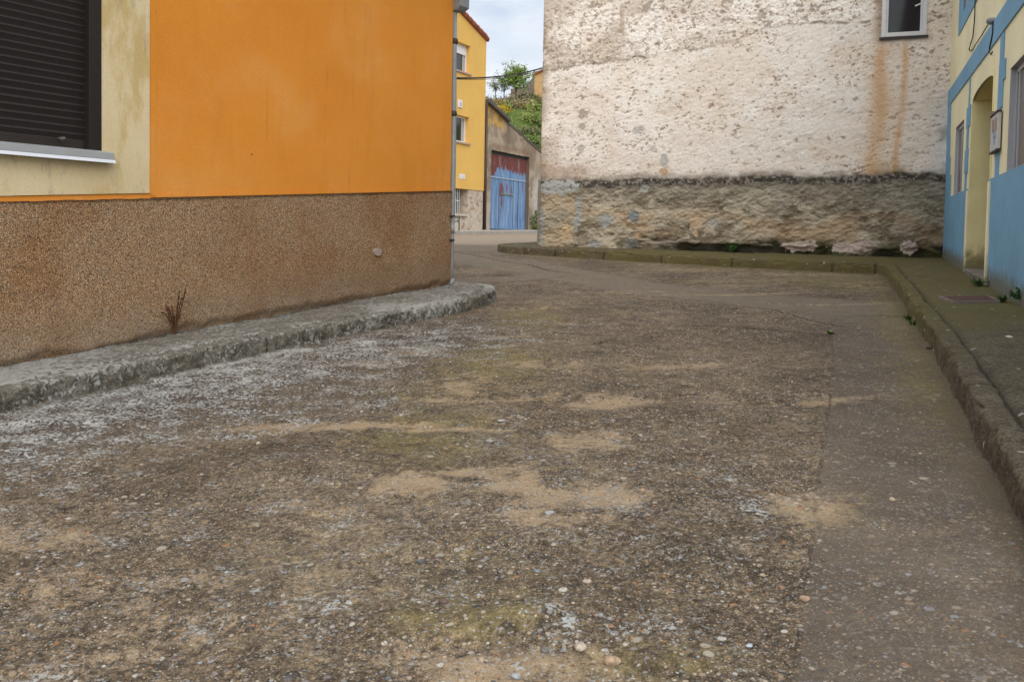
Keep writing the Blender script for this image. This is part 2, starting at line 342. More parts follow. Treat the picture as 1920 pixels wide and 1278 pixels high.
for cx,cy,rx,ry,a in [(.15,7.8,.35,1.0,.75),(-.1,5.9,.4,.8,.8),(-.35,4.2,.35,.5,.7),(-.4,5.0,.5,.4,.55),(4.1,10.9,1.0,1.3,.75),(3.0,12.6,1.6,.5,.65),(-.12,2.35,.25,.14,.7),(.3,2.1,.25,.08,.6),(-.6,2.7,.4,.4,.35),(1.05,3.0,.2,.2,.5),(2.6,11.0,1.0,.6,.5),(-.5,6.6,.5,.3,.5),(.0,3.9,.8,1.2,.28),(.1,5.5,1.0,1.6,.30),(-.1,2.6,.6,.6,.35),(.3,9.,1.2,1.2,.25)]:
    moss=np.maximum(moss,a*blob(Xg,Yg,cx,cy,rx*1.2,ry*1.2))
KL=[(-5.2,.6),(-4.3,2.55),(-2.79,4.93),(-2.22,5.83),(-1.73,6.6),(-1.01,7.61),(-.50,8.40),(-.24,8.95)]
dL=np.abs(seg_sd(Xg,Yg,KL)); inL=1-ss(.0,1.0,dL+.0); 
lich=ss(2.3,.15,dL)*(.95)*ss(8.8,6.5,Yg); lich=np.maximum(lich,.55*blob(Xg,Yg,-1.3,5.0,.9,.8)); lich=np.maximum(lich,.35*ss(3.0,.5,Xg)*ss(-3.,-1.,Xg)*ss(6.5,3.,Yg)*.6)
JT=[(.30,1.0),(.64,1.98),(.89,2.62),(1.15,3.33),(1.43,4.06),(1.86,5.2),(2.46,6.95),(2.60,7.35)]
dj=-seg_sd(Xg,Yg,[(x,y) for x,y in JT]+[(2.8,8.1),(3.4,9.0)]); dj=np.where(Yg>6.8,np.minimum(dj,.6),dj)*1.0
dj=seg_sd(Xg,Yg,JT+[(3.1,8.6)])
dj=np.where(Yg>9.2,-1,dj)
strip_fade=ss(8.2,7.3,Yg)
dj=np.where(Yg>7.4,np.minimum(dj,.0)-.03*(Yg-7.4),dj)
c1=seg_sd(Xg,Yg,[(-1.04,15.91),(-.52,14.68),(-.04,13.72),(.23,13.25),(.50,12.45),(.68,12.15)])
c2=seg_sd(Xg,Yg,[(-.25,10.88),(.13,11.14),(.40,11.5),(.62,11.68)])
c3=seg_sd(Xg,Yg,[(1.6,9.4),(2.0,8.9),(2.39,8.15),(2.54,7.09)])
c4=seg_sd(Xg,Yg,[(1.55,7.35),(2.02,6.97),(2.33,6.55)])
c5=seg_sd(Xg,Yg,[(-.9,4.46),(-.5,4.38),(.1,4.45)])
# smooth crossing: a trowelled band of newer concrete sweeping round the corner
band=[(-1.2,15.0),(-.3,13.6),(.35,12.6),(.9,11.6),(1.5,10.4),(2.1,9.5),(2.75,8.6),(3.3,8.0)]
db=np.abs(seg_sd(Xg,Yg,band)); sm_=ss(.62,.40,db)
sm_=np.maximum(sm_,ss(.35,.2,np.abs(seg_sd(Xg,Yg,[(-.6,11.2),(.1,11.45),(.7,11.9)]))))
sm_=np.maximum(sm_,blob(Xg,Yg,3.2,7.9,.75,.9)); sm_=np.maximum(sm_,ss(15.,16.5,Yg)*.8)
tan=ss(18.3,20.5,Yg+.25*Xg); 
KRb=[(.75,.3),(1.35,2.1),(1.57,2.72),(1.72,3.12),(2.07,4.06),(2.69,5.76),(3.30,7.5),(3.84,8.95),(4.35,10.4),(4.93,12.02)]
KW=[(4.93,12.02),(4.2,12.42),(3.59,12.79),(2.69,13.35),(2.04,13.8),(1.2,14.42),(.44,14.98),(.05,15.35)]
dR=np.minimum(np.abs(seg_sd(Xg,Yg,KRb)),np.abs(seg_sd(Xg,Yg,KW)))
nn=fbm(Xg*3,Yg*3,4,2)
dirt=ss(.16,.02,np.minimum(dR,dL*1.3)+nn*.1-.03)*.9
moss=np.maximum(moss,ss(.55,.05,dR)*ss(2.,5.,Yg)*.75); moss=np.maximum(moss,ss(.25,.0,dL)*.35)
# relief
near=ss(14,6,Yg)
Z=ZG+(fbm(Xg*1.3,Yg*1.3,4,4)-.5)*.035+(fbm(Xg*7,Yg*7,4,9)-.5)*.016*near
pit=fbm(Xg*2.6,Yg*4,5,14); rough_zone=ss(2.6,1.6,Xg-.25*(Yg-2))
Z-=ss(.56,.62,pit)*.010*near*rough_zone
Z-=sand*.008
Z+=(fbm(Xg*30,Yg*30,2,21)-.5)*.006*ss(7,4,Yg)*rough_zone
Z-=.022*ss(.05,.0,np.abs(c1))+.02*ss(.05,.0,np.abs(c2))
Z-=np.where(dj>0,.0,.004*near*ss(.0,.05,-dj)*ss(8,7,Yg))-.003
ridge=blob(Xg,Yg,.0,2.33,.30,.05,.25)*.02+blob(Xg,Yg,-.1,2.2,.35,.06)*-.012; Z+=ridge
V=np.stack([Xg,Yg,Z],-1); Z_road_store=Z.copy()
road=link('road',V,grid_faces(NY,NX),mat_road,smooth=True,cols={'ma':np.stack([sand,moss,lich],-1),'mb':np.stack([sm_,tan,dirt],-1)},
     floats={'dj':dj,'c1':c1,'c2':c2,'c3':c3,'c4':c4,'c5':c5})
tag(road,kind='structure')
# the ground under and around everything
gx=np.linspace(-260,260,53); gy=np.concatenate([np.linspace(-120,40,33),np.linspace(60,700,20)])
GX,GY=np.meshgrid(gx,gy,indexing='ij'); G=np.stack([GX,GY,gz(GX,GY)-.30],-1)
ground=link('ground',G,grid_faces(len(gx),len(gy)),simple('dry earth',(.16,.14,.09),.95,.1,var=.3,sc=.5)); tag(ground,kind='structure')

# ------------------------------------------------------------------ KERBS AND PAVEMENTS
def resample(pts,step,smooth=.0):
    pts=np.array(pts,float); s=np.concatenate([[0],np.cumsum(np.hypot(*np.diff(pts[:,:2],axis=0).T))])
    n=int(s[-1]/step)+1; q=np.linspace(0,s[-1],n); R=np.stack([np.interp(q,s,pts[:,k]) for k in range(pts.shape[1])],1)
    k=int(smooth/step)
    if k>0:
        ker=np.hanning(2*k+3); ker/=ker.sum(); P=np.pad(R,((k+1,k+1),(0,0)),mode='edge')
        # linear extrapolation at the ends keeps the path length
        for j in range(k+1): P[k-j]=2*P[k-j+1]-P[k-j+2]; P[-(k+1)+j]=2*P[-(k+2)+j]-P[-(k+3)+j]
        R=np.stack([np.convolve(P[:,c],ker,'valid') for c in range(R.shape[1])],1)
    return R,q
def kerb_and_pavement(pairs,h,kw,joints,mat,side,tone,smooth,step,seed,groove,wear):
    """pairs: (kerb foot x,y, wall x,y); side +1 = kerb lies to the right of travel"""
    R,q=resample(pairs,step,smooth); K=R[:,:2]; Wl=R[:,2:4]; n=len(K)
    T=np.gradient(K,axis=0); T/=np.linalg.norm(T,axis=1)[:,None]+1e-9
    if side>0: Nn=np.stack([T[:,1],-T[:,0]],1)
    else: Nn=np.stack([-T[:,1],T[:,0]],1)
    # kerb profile: (inward offset, height)
    prof=[(-.01,-.08),(-.004,-.02)]+[(.006+.010*t,h*.0+(h-.028)*t) for t in np.linspace(0,1,7)]+[(.016+.030*(1-math.cos(a)),(h-.028)+.028*math.sin(a)) for a in np.linspace(.25,math.pi/2,5)]+[(o,h) for o in np.linspace(.06,kw,6)]+[(kw+.006,h-.010),(kw+.035,h-.014)]
    prof=np.array(prof); m=len(prof); S,Pi=np.meshgrid(q,np.arange(m),indexing='ij')
    off=prof[:,0][None,:]; hh=prof[:,1][None,:]
    # stone joints, chips and wear
    J=np.zeros(n)
    for j in joints: J=np.maximum(J,np.exp(-((q-j)/.014)**2))
    arc=np.concatenate([[0],np.cumsum(np.hypot(*np.diff(prof,axis=0).T))])[None,:]+0*S
    nb=fbm(S*2.2,arc*4,4,seed); nf=fbm(S*24,arc*26,4,seed+3,.6)
    chip=ss(.58,.70,fbm(S*8,arc*9,4,seed+7)); edge=np.exp(-((np.arange(m)-9.5)/2.2)**2)[None,:]
    dn=(nf-.5)*.016*wear+(nb-.5)*.025*wear+chip*edge*.022*wear+J[:,None]*.022
    X=K[:,None,0]+Nn[:,None,0]*(off+dn); Y=K[:,None,1]+Nn[:,None,1]*(off+dn)
    base=gz(K[:,0],K[:,1])[:,None]
    topm=ss(.5,1.,hh/h)
    Z=base+hh+(-J[:,None]*.022-chip*edge*.014*wear+(nf-.5)*.007*wear+(nb-.5)*.014*wear)*topm
    face=1-topm
    lich,mossv,dark=tone(X,Y,face,nb,nf); dark=np.maximum(dark,J[:,None]*.9*np.ones_like(X)); dark=np.maximum(dark,chip*edge*.12)
    dark=np.maximum(dark,np.where(np.arange(m)[None,:]>=m-2,.8,0.))
    kb=link('kerb',np.stack([X,Y,Z],-1),grid_faces(n,m),mat,smooth=True,cols={'ma':np.stack([lich,mossv,dark],-1)}); tag(kb,kind='structure')
    # pavement between kerb back and wall
    A=K+Nn*(kw+.016); m2=34; tq=np.linspace(0,1,m2)[None,:]
    B=Wl; X=A[:,0:1]*(1-tq)+B[:,0:1]*tq; Y=A[:,1:2]*(1-tq)+B[:,1:2]*tq
    zb=gz(K[:,0],K[:,1])[:,None]*(1-tq)+gz(Wl[:,0],Wl[:,1])[:,None]*tq
    wd=np.hypot(*(B-A).T)[:,None]*tq
    Z=zb+h+.004+(fbm(X*2,Y*2,4,seed+11)-.5)*.030*np.minimum(1,wd*6)+(fbm(X*22,Y*22,4,seed+12,.6)-.5)*.012
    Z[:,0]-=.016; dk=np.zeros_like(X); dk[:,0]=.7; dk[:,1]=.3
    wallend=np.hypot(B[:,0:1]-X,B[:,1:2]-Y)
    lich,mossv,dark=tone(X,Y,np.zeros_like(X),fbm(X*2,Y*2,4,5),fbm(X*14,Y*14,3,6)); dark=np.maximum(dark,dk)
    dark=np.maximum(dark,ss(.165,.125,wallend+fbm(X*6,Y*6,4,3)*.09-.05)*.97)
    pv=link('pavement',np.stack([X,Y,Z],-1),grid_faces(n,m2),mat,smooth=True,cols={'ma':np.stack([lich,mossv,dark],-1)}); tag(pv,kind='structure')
    return K,Wl
def o(u,d=-.10): p=OR.pt(u,0,d); return (p[0],p[1])
pairsL=[(-5.2,.6,*o(-10.6)),(-4.3,2.3,*o(-8.6)),(-2.80,4.86,*o(-5.55)),(-2.22,5.80,*o(-4.45)),(-1.73,6.56,*o(-3.5)),(-1.01,7.60,*o(-2.2)),(-.50,8.38,*o(-1.2)),(-.235,8.95,*o(-.6)),(-.15,9.25,*o(-.3)),(-.15,9.55,*o(-.1)),(-.27,9.80,-.80,9.70),(-.55,9.98,-.85,9.72),(-1.1,10.33,-1.3,10.0),(-2.9,11.4,-3.1,11.05)]
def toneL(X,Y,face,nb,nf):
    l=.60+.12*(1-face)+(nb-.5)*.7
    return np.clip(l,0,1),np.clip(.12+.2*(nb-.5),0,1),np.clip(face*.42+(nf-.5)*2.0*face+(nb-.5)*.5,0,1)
kerb_and_pavement(pairsL,.125,.13,[1.2,4.2,6.86,9.0,10.6],mat_paveL,-1,toneL,.10,.014,31,-.008,1.5)
def b_(u,d=-.10): p=BL.pt(u,0,d); return (p[0],p[1])
def w_(u,d=-.10): p=WH.pt(u,0,d); return (p[0],p[1])
pairsR=[(.75,.3,*b_(-13.4)),(1.33,2.1,*b_(-11.4)),(1.57,2.72,*b_(-10.7)),(1.72,3.12,*b_(-10.2)),(2.07,4.06,*b_(-9.2)),(2.69,5.76,*b_(-7.4)),(3.30,7.5,*b_(-5.6)),(3.84,8.95,*b_(-4.1)),(4.35,10.4,*b_(-2.4)),(4.93,12.02,6.4,13.25),
  (4.2,12.42,*w_(1.7)),(3.59,12.79,*w_(2.6)),(2.69,13.35,*w_(3.6)),(2.04,13.80,*w_(4.35)),(1.2,14.42,*w_(5.3)),(.50,14.90,*w_(6.0)),(.10,15.16,.52,15.5),(-.20,15.55,.56,15.6),(-.28,16.0,.6,15.8),(-.18,16.5,.8,16.2),(.4,17.6,1.15,17.3),(1.2,19.5,1.9,19.3)]
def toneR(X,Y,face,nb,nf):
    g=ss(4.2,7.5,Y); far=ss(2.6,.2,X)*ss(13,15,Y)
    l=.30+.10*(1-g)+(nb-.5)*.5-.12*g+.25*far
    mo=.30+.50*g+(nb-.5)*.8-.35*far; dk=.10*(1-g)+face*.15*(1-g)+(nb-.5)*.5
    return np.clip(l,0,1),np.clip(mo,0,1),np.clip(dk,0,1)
kerb_and_pavement(pairsR,.135,.118,[1.3,2.2,3.2,4.2,5.2,6.2,7.15,8.1,9.0,9.7,10.25,10.8,11.25,11.7,12.22,12.55,13.1,14.5,15.6,16.6,17.5,18.1],mat_paveR,1,toneR,.05,.014,51,-.008,1.1)

# ------------------------------------------------------------------ ORANGE HOUSE
orange_house=thing('orange_house',OR.pt(-4,-.8),'orange rendered house with pebble-dash plinth and a cream panel round its window','house')
def wall_grid(W,us,zs,dfun,keep=None):
    U,Zz=np.meshgrid(us,zs,indexing='ij'); D=dfun(U,Zz) if callable(dfun) else np.full(U.shape,dfun)
    return U,Zz,W.pt(U,Zz,D)
zt=lambda u: .44+.0622*u          # top of the plinth follows the street
def orange_mat():
    m=M('orange sprayed render',.88,.25); n=m.noise(.9,6,.6); n2=m.noise(110,4,.7); n3=m.noise(4.5,5,.6,vec=m.pos((1,1,.22)))
    c=m.ramp(n,[(.30,(.70,.255,.030)),(.52,(.74,.280,.036)),(.74,(.77,.32,.060))])
    c=m.mix(m.mr(n3,.52,.68,0,.20),c,(.52,.20,.026)); c=m.mix(m.mr(m.noise(1.3,5,.6,vec=m.pos(loc=(4,2,9))),.50,.75,0,.28),c,(.80,.41,.15)); c=m.mix(m.math('MULTIPLY',m.mr(m.noise(26,3,.6,vec=m.pos((1,1,.035))),.63,.70,0,.28),m.mr(m.noise(1.6,4,vec=m.pos(loc=(1,7,1))),.50,.60)),c,(.30,.13,.035))
    c=m.mix(.35,c,m.ramp(n2,[(.35,(.7,.7,.7)),(.65,(1.2,1.2,1.2))]),'MULTIPLY')
    v=m.vor(3.2,m.pos(loc=(1.3,.4,2))); c=m.mix(m.math('MULTIPLY',m.mr(v.outputs['Distance'],.024,.036,1,0),.85),c,(.10,.035,.01)); c=m.mix(m.mr(m.noise(60,4,.7),.62,.70,0,.25),c,(.36,.15,.03))
    m.col(c); m.bump(m.noise(150,4,.7),.9,.0035).bump(m.noise(28,3),.4,.004); return m.m
def creamL_mat():
    m=M('cream sprayed render',.9,.25); n=m.noise(1.6,6,.6); st=m.noise(3.2,6,.62,vec=m.pos((1,1,.35),loc=(2,1,0))); n2=m.noise(120,4,.7)
    c=m.ramp(n,[(.3,(.66,.53,.31)),(.7,(.76,.64,.42))]); c=m.mix(m.mr(st,.50,.62,0,.60),c,(.50,.335,.09)); gr=m.noise(7,6,.7,vec=m.pos((1,1,.3),loc=(0,5,3)))
    c=m.mix(m.mr(gr,.53,.64,0,.40),c,(.32,.29,.23)); c=m.mix(.35,c,m.ramp(n2,[(.35,(.68,.68,.68)),(.65,(1.2,1.2,1.2))]),'MULTIPLY')
    m.col(c); m.bump(m.noise(140,4,.7),.9,.0035).bump(m.noise(25,3),.4,.004); return m.m
def plinth_mat():
    m=M('pebble-dash',.9,.3); v=m.vor(175,rnd=1.); rc=m.sep(v.outputs['Color']); lo=m.noise(1.3,4,.55,vec=m.pos(loc=(0,.6,.2))); v2=m.vor(75,m.pos(loc=(3,3,3))); rc2=m.sep(v2.outputs['Color'])
    c=m.ramp(rc[0],[(0,(.12,.08,.05)),(.12,(.31,.185,.10)),(.34,(.50,.280,.130)),(.58,(.60,.375,.190)),(.76,(.42,.31,.21)),(.87,(.70,.57,.41)),(.96,(.18,.13,.09))],True)
    c=m.mix(m.math('MULTIPLY',m.mr(rc2[0],.88,.90),m.mr(v2.outputs['Distance'],.3,.4,.9,0)),c,m.ramp(rc2[1],[(0,(.11,.07,.05)),(.5,(.5,.4,.28))],True))
    c=m.mix(m.mr(v.outputs['Distance'],.40,.70,0,.6),c,(.08,.05,.03))
    g=m.attr('gr','Fac')   # 1 at the pavement, fading up: splashed grey
    c=m.mix(m.mr(m.math('ADD',g,m.math('MULTIPLY_ADD',lo,1.4,-.7)),.35,1.0,0,.5),c,m.mix(rc[1],(.07,.055,.04),(.48,.40,.31)))
    c=m.mix(m.mr(lo,.46,.66,.0,.6),c,m.mix(1.,c,(.82,.64,.46),'MULTIPLY')); m.col(c)
    m.bump(m.math('SUBTRACT',1.,v.outputs['Distance']),.9,.007); return m.m
mat_orange=orange_mat(); mat_creamL=creamL_mat(); mat_plinth=plinth_mat()
WU0,WU1,WZ0,WZ1=-6.6,-4.13,.50,2.05           # window opening
# render on the facade, with the window opening left out
def plate(W,rects,d0,d1,name,mat,parent,bevel=0.):
    mb=MB()
    for (u0,u1,z0,z1) in rects: mb.wbox(W,u0,u1,z0,z1,d0,d1)
    return mb.build(name,mat,parent,bevel=bevel)
ph=orange_house
mb=MB()
mb.wpoly(OR,[(-3.74,zt(-3.74)),(0,zt(0)),(0,3.1),(-3.74,3.1)],-.30,0)
mb.build('wall',mat_orange,ph); mb=MB()
mb.wpoly(OR,[(-10.5,zt(-10.5)+.0),(-7.8,zt(-7.8)),(-7.8,3.1),(-10.5,3.1)],-.30,0)
mb.build('wall',mat_orange,ph)
mb=MB(); mb.wpoly(OR,[(-7.8,zt(-7.8)-.02),(-3.742,zt(-3.742)-.02),(-3.742,zt(-3.742)+.030),(-7.8,zt(-7.8)+.030)],-.28,.001); mb.build('base_strip',mat_orange,ph)
mb=MB(); mb.wpoly(OR,[(-3.755,zt(-3.755)+.031),(-3.70,zt(-3.70)+.0),(-3.70,3.1),(-3.755,3.1)],-.01,.004); mb.wpoly(OR,[(-3.699,zt(-3.699)),(0.,zt(0)),(0.,zt(0)+.028),(-3.699,zt(-3.699)+.026)],-.01,.005); mb.build('edge_bead',mat_orange,ph)
mb=MB(); t=lambda u:zt(u)+.032
mb.wpoly(OR,[(-7.8,t(-7.8)),(WU0,t(WU0)),(WU0,3.1),(-7.8,3.1)],-.29,.010)
mb.wpoly(OR,[(WU1,t(WU1)),(-3.757,t(-3.757)),(-3.757,3.1),(WU1,3.1)],-.29,.010)
mb.wpoly(OR,[(WU0,t(WU0)),(WU1,t(WU1)),(WU1,WZ0),(WU0,WZ0)],-.29,.010)
mb.wpoly(OR,[(WU0,WZ1),(WU1,WZ1),(WU1,3.1),(WU0,3.1)],-.29,.010)
mb.build('window_surround',mat_creamL,ph)
# plinth with a slightly wavy top and bottom grey splash
us=np.linspace(-10.6,.012,900); m_=60; U=np.repeat(us[:,None],m_,1); Tt=np.linspace(0,1,m_)[None,:]
ztop=zt(U)-.006+ (fbm(U*16,U*0,4,2)-.5)*.016
zb=-1.35; Zz=zb+(ztop-zb)*Tt; gnd=gz(OR.pt(U,0)[...,0],OR.pt(U,0)[...,1])+.13
D=.016+(fbm(U*12,Zz*12,3,8)-.5)*.008+(fbm(U*1.2,Zz*1.2,3,9)-.5)*.02
D=D-.030*ss(.03,.0,Zz-gnd-(fbm(U*3.5,U*0,4,17)-.45)*.10)
gr=np.clip(1-(Zz-gnd)/.62,0,1); V=OR.pt(U,Zz,D)
V2=OR.pt(us,zt(us)-.003,-.02); Vall=np.concatenate([V.reshape(-1,3),V2]); fc=grid_faces(900,m_).tolist()
for i in range(899): fc.append((i*m_+m_-1,900*m_+i,900*m_+i+1,(i+1)*m_+m_-1))
link('plinth',Vall,fc,mat_plinth,ph,True,floats={'gr':np.concatenate([gr.ravel(),np.zeros(900)])})
# hidden returns: side walls, back and roof
mb=MB(); A=OR.pt(0.006,0,0); side=Wall(OR.pt(0,0,0)[:2],OR.N*-1,OR.U)
mb.wbox(side,.02,7,-1.2,3.1,-.25,.012); mb.build('side_wall',mat_orange,ph)
mb=MB(); mb.wpoly(side,[(-.45,3.1),(7.3,3.1),(3.5,4.6)],-11,.35); mb.build('roof',mat_tile,ph)
mb=MB(); u_,z_=OR.px(709,473,.03); th=np.linspace(0,6.283,15)[:-1]; mb.wpoly(OR,[(u_+.055*math.cos(t)*(1+.2*math.sin(3*t)),z_+.042*math.sin(t)*(1+.15*math.cos(2*t))) for t in th],.0,.034); mb.build('mortar_patch',simple('pinkish mortar',(.36,.29,.25),.95,.1,var=.2,sc=40,bump=.002),ph,bevel=.004)
# window: frame, shutter, sill
wf=MB(); wf.wbox(OR,-4.222,WU1+.0,WZ0,WZ1,-.10,.004); wf.wbox(OR,WU0,-6.5,WZ0,WZ1,-.10,.004); wf.wbox(OR,-6.5,-4.222,WZ1-.06,WZ1,-.10,.0)
win=wf.build('window',mat_brown,ph,bevel=.003)
pitch=.0480; z0=.565; nsl=int((WZ1-.06-z0)/pitch)+1; prof=[]
for k in range(nsl):
    for a in np.linspace(0,1,9)[:-1]:
        zz=z0+(k+a)*pitch
        dd=(-.052+.0085*(a/.80)**1.3 if a<.80 else -.0435-.010*((a-.80)/.12)) if a<.92 else -.058
        prof.append((zz,dd))
prof=np.array(prof); V=np.stack([OR.pt(-6.5,prof[:,0],prof[:,1]),OR.pt(-4.222,prof[:,0],prof[:,1])],0)
link('roller_shutter',V,grid_faces(2,len(prof)),mat_brown,win,False)
mb=MB(); mb.wbox(OR,-6.5,-4.224,WZ0-.002,z0+.003,-.075,-.040); mb.build('bottom_rail',simple('brown rail',(.030,.024,.023),.4,.4),win,bevel=.003)
mb=MB(); u,z=OR.px(117,260,.0); mb.tube([OR.pt(u,z,-.04),OR.pt(u,z,.022)],.011,14); mb.tube([OR.pt(u,z,.022),OR.pt(u,z,.030)],.006,14); mb.build('shutter_stop',simple('grey rubber',(.10,.10,.10),.6),win,True)
sl=MB(); sl.hexa([OR.pt(-6.68,.448,.012),OR.pt(-4.075,.448,.012),OR.pt(-4.075,.448,.064),OR.pt(-6.68,.448,.064),OR.pt(-6.68,.505,.012),OR.pt(-4.075,.505,.012),OR.pt(-4.075,.492,.060),OR.pt(-6.68,.492,.060)])
s1=sl.build('window_sill',mat_sill,ph,bevel=.002)
mb=MB(); mb.hexa([OR.pt(-6.682,.424,.05),OR.pt(-4.073,.424,.05),OR.pt(-4.073,.424,.078),OR.pt(-6.682,.424,.078),OR.pt(-6.682,.4465,.05),OR.pt(-4.073,.4465,.05),OR.pt(-4.073,.4465,.066),OR.pt(-6.682,.4465,.066)]); mb.build('drip_edge',mat_silllip,s1)
# downpipe on the corner with its rectangular hopper
pc=lambda z:OR.pt(.045,z,-.005)
z_of=lambda y:OR.px(851,y,0)[1]
mb=MB(); zs=[-.62,-.3,0,.4,.8,1.3,1.8,2.33]; mb.tube([pc(z)+np.array([.006*math.sin(z*2),0,0]) for z in zs],.0265,16); pipe=mb.build('downpipe',mat_pipe,ph,True)
for yy_ in (77,213): 
    z=z_of(yy_); mb=MB(); mb.tube([pc(z-.03),pc(z-.02),pc(z),pc(z+.02),pc(z+.03)],[.028,.034,.037,.034,.028],14); mb.build('pipe_collar',mat_dark,pipe,True)
for yy_ in (405,450): 
    z=z_of(yy_); mb=MB(); mb.tube([pc(z-.009),pc(z+.009)],.031,16); mb.wbox(OR,-.03,.02,z-.008,z+.008,.0,.028); mb.build('pipe_clamp',mat_dark,pipe,False)
z=z_of(427); mb=MB(); mb.tube([pc(z-.06),pc(z+.03)],.0295,16); mb.build('pipe_sleeve',mat_pipe,pipe,True)
mb=MB(); zz=-.53; mb.tube([pc(zz-.06),pc(zz+.03)],.036,16); mb.build('pipe_foot',mat_pipe,pipe,True)
mb=MB(); uu=.02
def hop(z,e,dd): return [OR.pt(.005-e*.2,z,-.09-e),OR.pt(.135+e,z,-.09-e),OR.pt(.135+e,z,.055+e),OR.pt(.005-e*.2,z,.055+e)]
h0=hop(2.345,0,0); h1=hop(2.385,.035,0); h2=hop(2.72,.035,0)
mb.add(h0+h1+h2,[(3,2,1,0),(8,9,10,11)]+[(i,(i+1)%4,4+(i+1)%4,4+i) for i in range(4)]+[(4+i,4+(i+1)%4,8+(i+1)%4,8+i) for i in range(4)])
mb.build('hopper_head',mat_pipe,pipe,bevel=.003)

# ------------------------------------------------------------------ WHITE HOUSE (old plaster)
white_house=thing('old_plaster_house',WH.pt(3,-.4),'tall old house of rough whitish plaster over a crumbling ochre base','house')
UW0,UW1,ZW0,ZW1=.335,.935,2.975,4.25
us=np.linspace(-.02,6.215,640); zs=np.linspace(-.48,4.6,500); U,Zz=np.meshgrid(us,zs,indexing='ij')
U[-1,:]=6.215; Uo=U.copy()
a_=math.radians(17); ua=U*math.cos(a_)-Zz*math.sin(a_); za=U*math.sin(a_)+Zz*math.cos(a_)   # trowel marks run down to the left seen from the street
tro=fbm(ua*6.5,za*20,5,3,.6); tro2=fbm(ua*13,za*34,4,8,.6); big=fbm(U*1.1,Zz*1.1,4,12); mid=fbm(U*4,Zz*4,5,15); fine=fbm(U*28,Zz*28,4,18,.65)
zl=.90+(fbm(U*2.2,U*0,4,30)-.5)*.07+.01*(6-U)          # dado line
low=ss(.03,-.02,Zz-zl)
# an older, higher layer of plaster that ends in a ragged lip
zu=np.interp(U,[0,1.0,2.6,3.0,4.2,5.2,6.3],[3.26,3.25,3.20,3.02,2.92,2.80,2.75])+(fbm(U*5,U*0,4,33)-.5)*.14
upl=ss(-.015,.03,Zz-zu)
up_amp=.0065+.007*upl
rm=ss(.38,.62,fbm(U*1.3,Zz*1.6,4,25)+.10*upl)
D_up=(tro-.5)*up_amp*.9+(tro2-.5)*.008+(big-.5)*.05+upl*.007-ss(.62,.76,mid)*.004+(fine-.5)*(.008+.008*upl)+(fbm(U*14,Zz*18,4,19,.65)-.5)*(.004+.008*upl)-ss(.69,.75,fbm(ua*9,za*17,4,23,.6))*.008*rm
rough_=fbm(U*8+tro,Zz*13,5,24,.62)
D_lo=.050+(tro-.5)*.014+(tro2-.5)*.018+(mid-.5)*.045+(rough_-.5)*.050+(fine-.5)*.018
led=np.clip((zl-Zz)/.10,0,1); D_lo=D_lo-.05*(1-led)
D=D_up*(1-low)+D_lo*low
gW=gz(WH.pt(U,0)[...,0],WH.pt(U,0)[...,1])+.14; hg=Zz-gW
# holes and exposed rubble near the ground
st=vn(U*5.2+fbm(U*3,Zz*3,3,40)*1.2,Zz*7.5,44); rub=ss(.30,.12,hg+(fbm(U*2.2,U*0,3,47)-.5)*.25)
D=D+rub*low*((st-.5)*.05); 
hole=ss(.52,.60,fbm(U*1.6,Zz*3.5,4,52))*ss(.26,.10,hg)*ss(5.2,4.6,U)
hole=np.maximum(hole,ss(.085,.04,np.abs(hg-.05)+(mid-.5)*.12)*ss(.30,.5,fbm(U*1.4,U*0,3,55))*ss(4.9,4.3,U))
D=D-hole*.035*low
# colour
C=lerp((.785,.700,.605),(.84,.785,.71),ss(.35,.65,big))
C=lerp(C,(.68,.57,.45),ss(.50,.72,mid)*.40); C=lerp(C,(.83,.78,.71),ss(.5,.68,fbm(U*2.3,Zz*2.3,4,60))*.7)
C=lerp(C,(.46,.34,.235),ss(.38,.31,tro)*.15); C=lerp(C,(.25,.18,.12),ss(.33,.27,tro2)*.7*ss(.4,.6,fbm(U*2,Zz*2,4,62)+upl*.14))
C=lerp(C,(.52,.43,.345),upl*.60*ss(2.,4.5,U+1.5*0)*1.0*ss(.4,.6,fbm(U*3,Zz*3,4,66))); C=lerp(C,(.26,.20,.155),upl*ss(.60,.66,fbm(U*16,Zz*16,4,67,.65))*.7)
C=lerp(C,(.50,.38,.28),ss(.69,.75,fbm(ua*9,za*17,4,23,.6))*.55*rm); C=lerp(C,(.28,.20,.14),ss(.74,.77,fbm(ua*9,za*17,4,23,.6))*.7); fs_=fbm(ua*18,za*34,4,69,.7); C=lerp(C,(.54,.42,.32),ss(.62,.68,fs_)*(.15+.5*rm)); C=lerp(C,(.24,.17,.11),ss(.675,.70,fs_+upl*.02)*(.2+.6*rm))
lip=np.exp(-((Zz-zu+.005)/.022)**2); C=lerp(C,(.23,.17,.12),lip*.8*ss(.45,.60,fbm(U*6,Zz*9,4,70,.6)))
C=lerp(C,(.45,.36,.28),ss(5.7,6.25,U)*.55*ss(.35,.6,mid)); C=lerp(C,(.45,.335,.24),ss(1.35,.95,Zz)*ss(4.6,5.6,U)*.6)
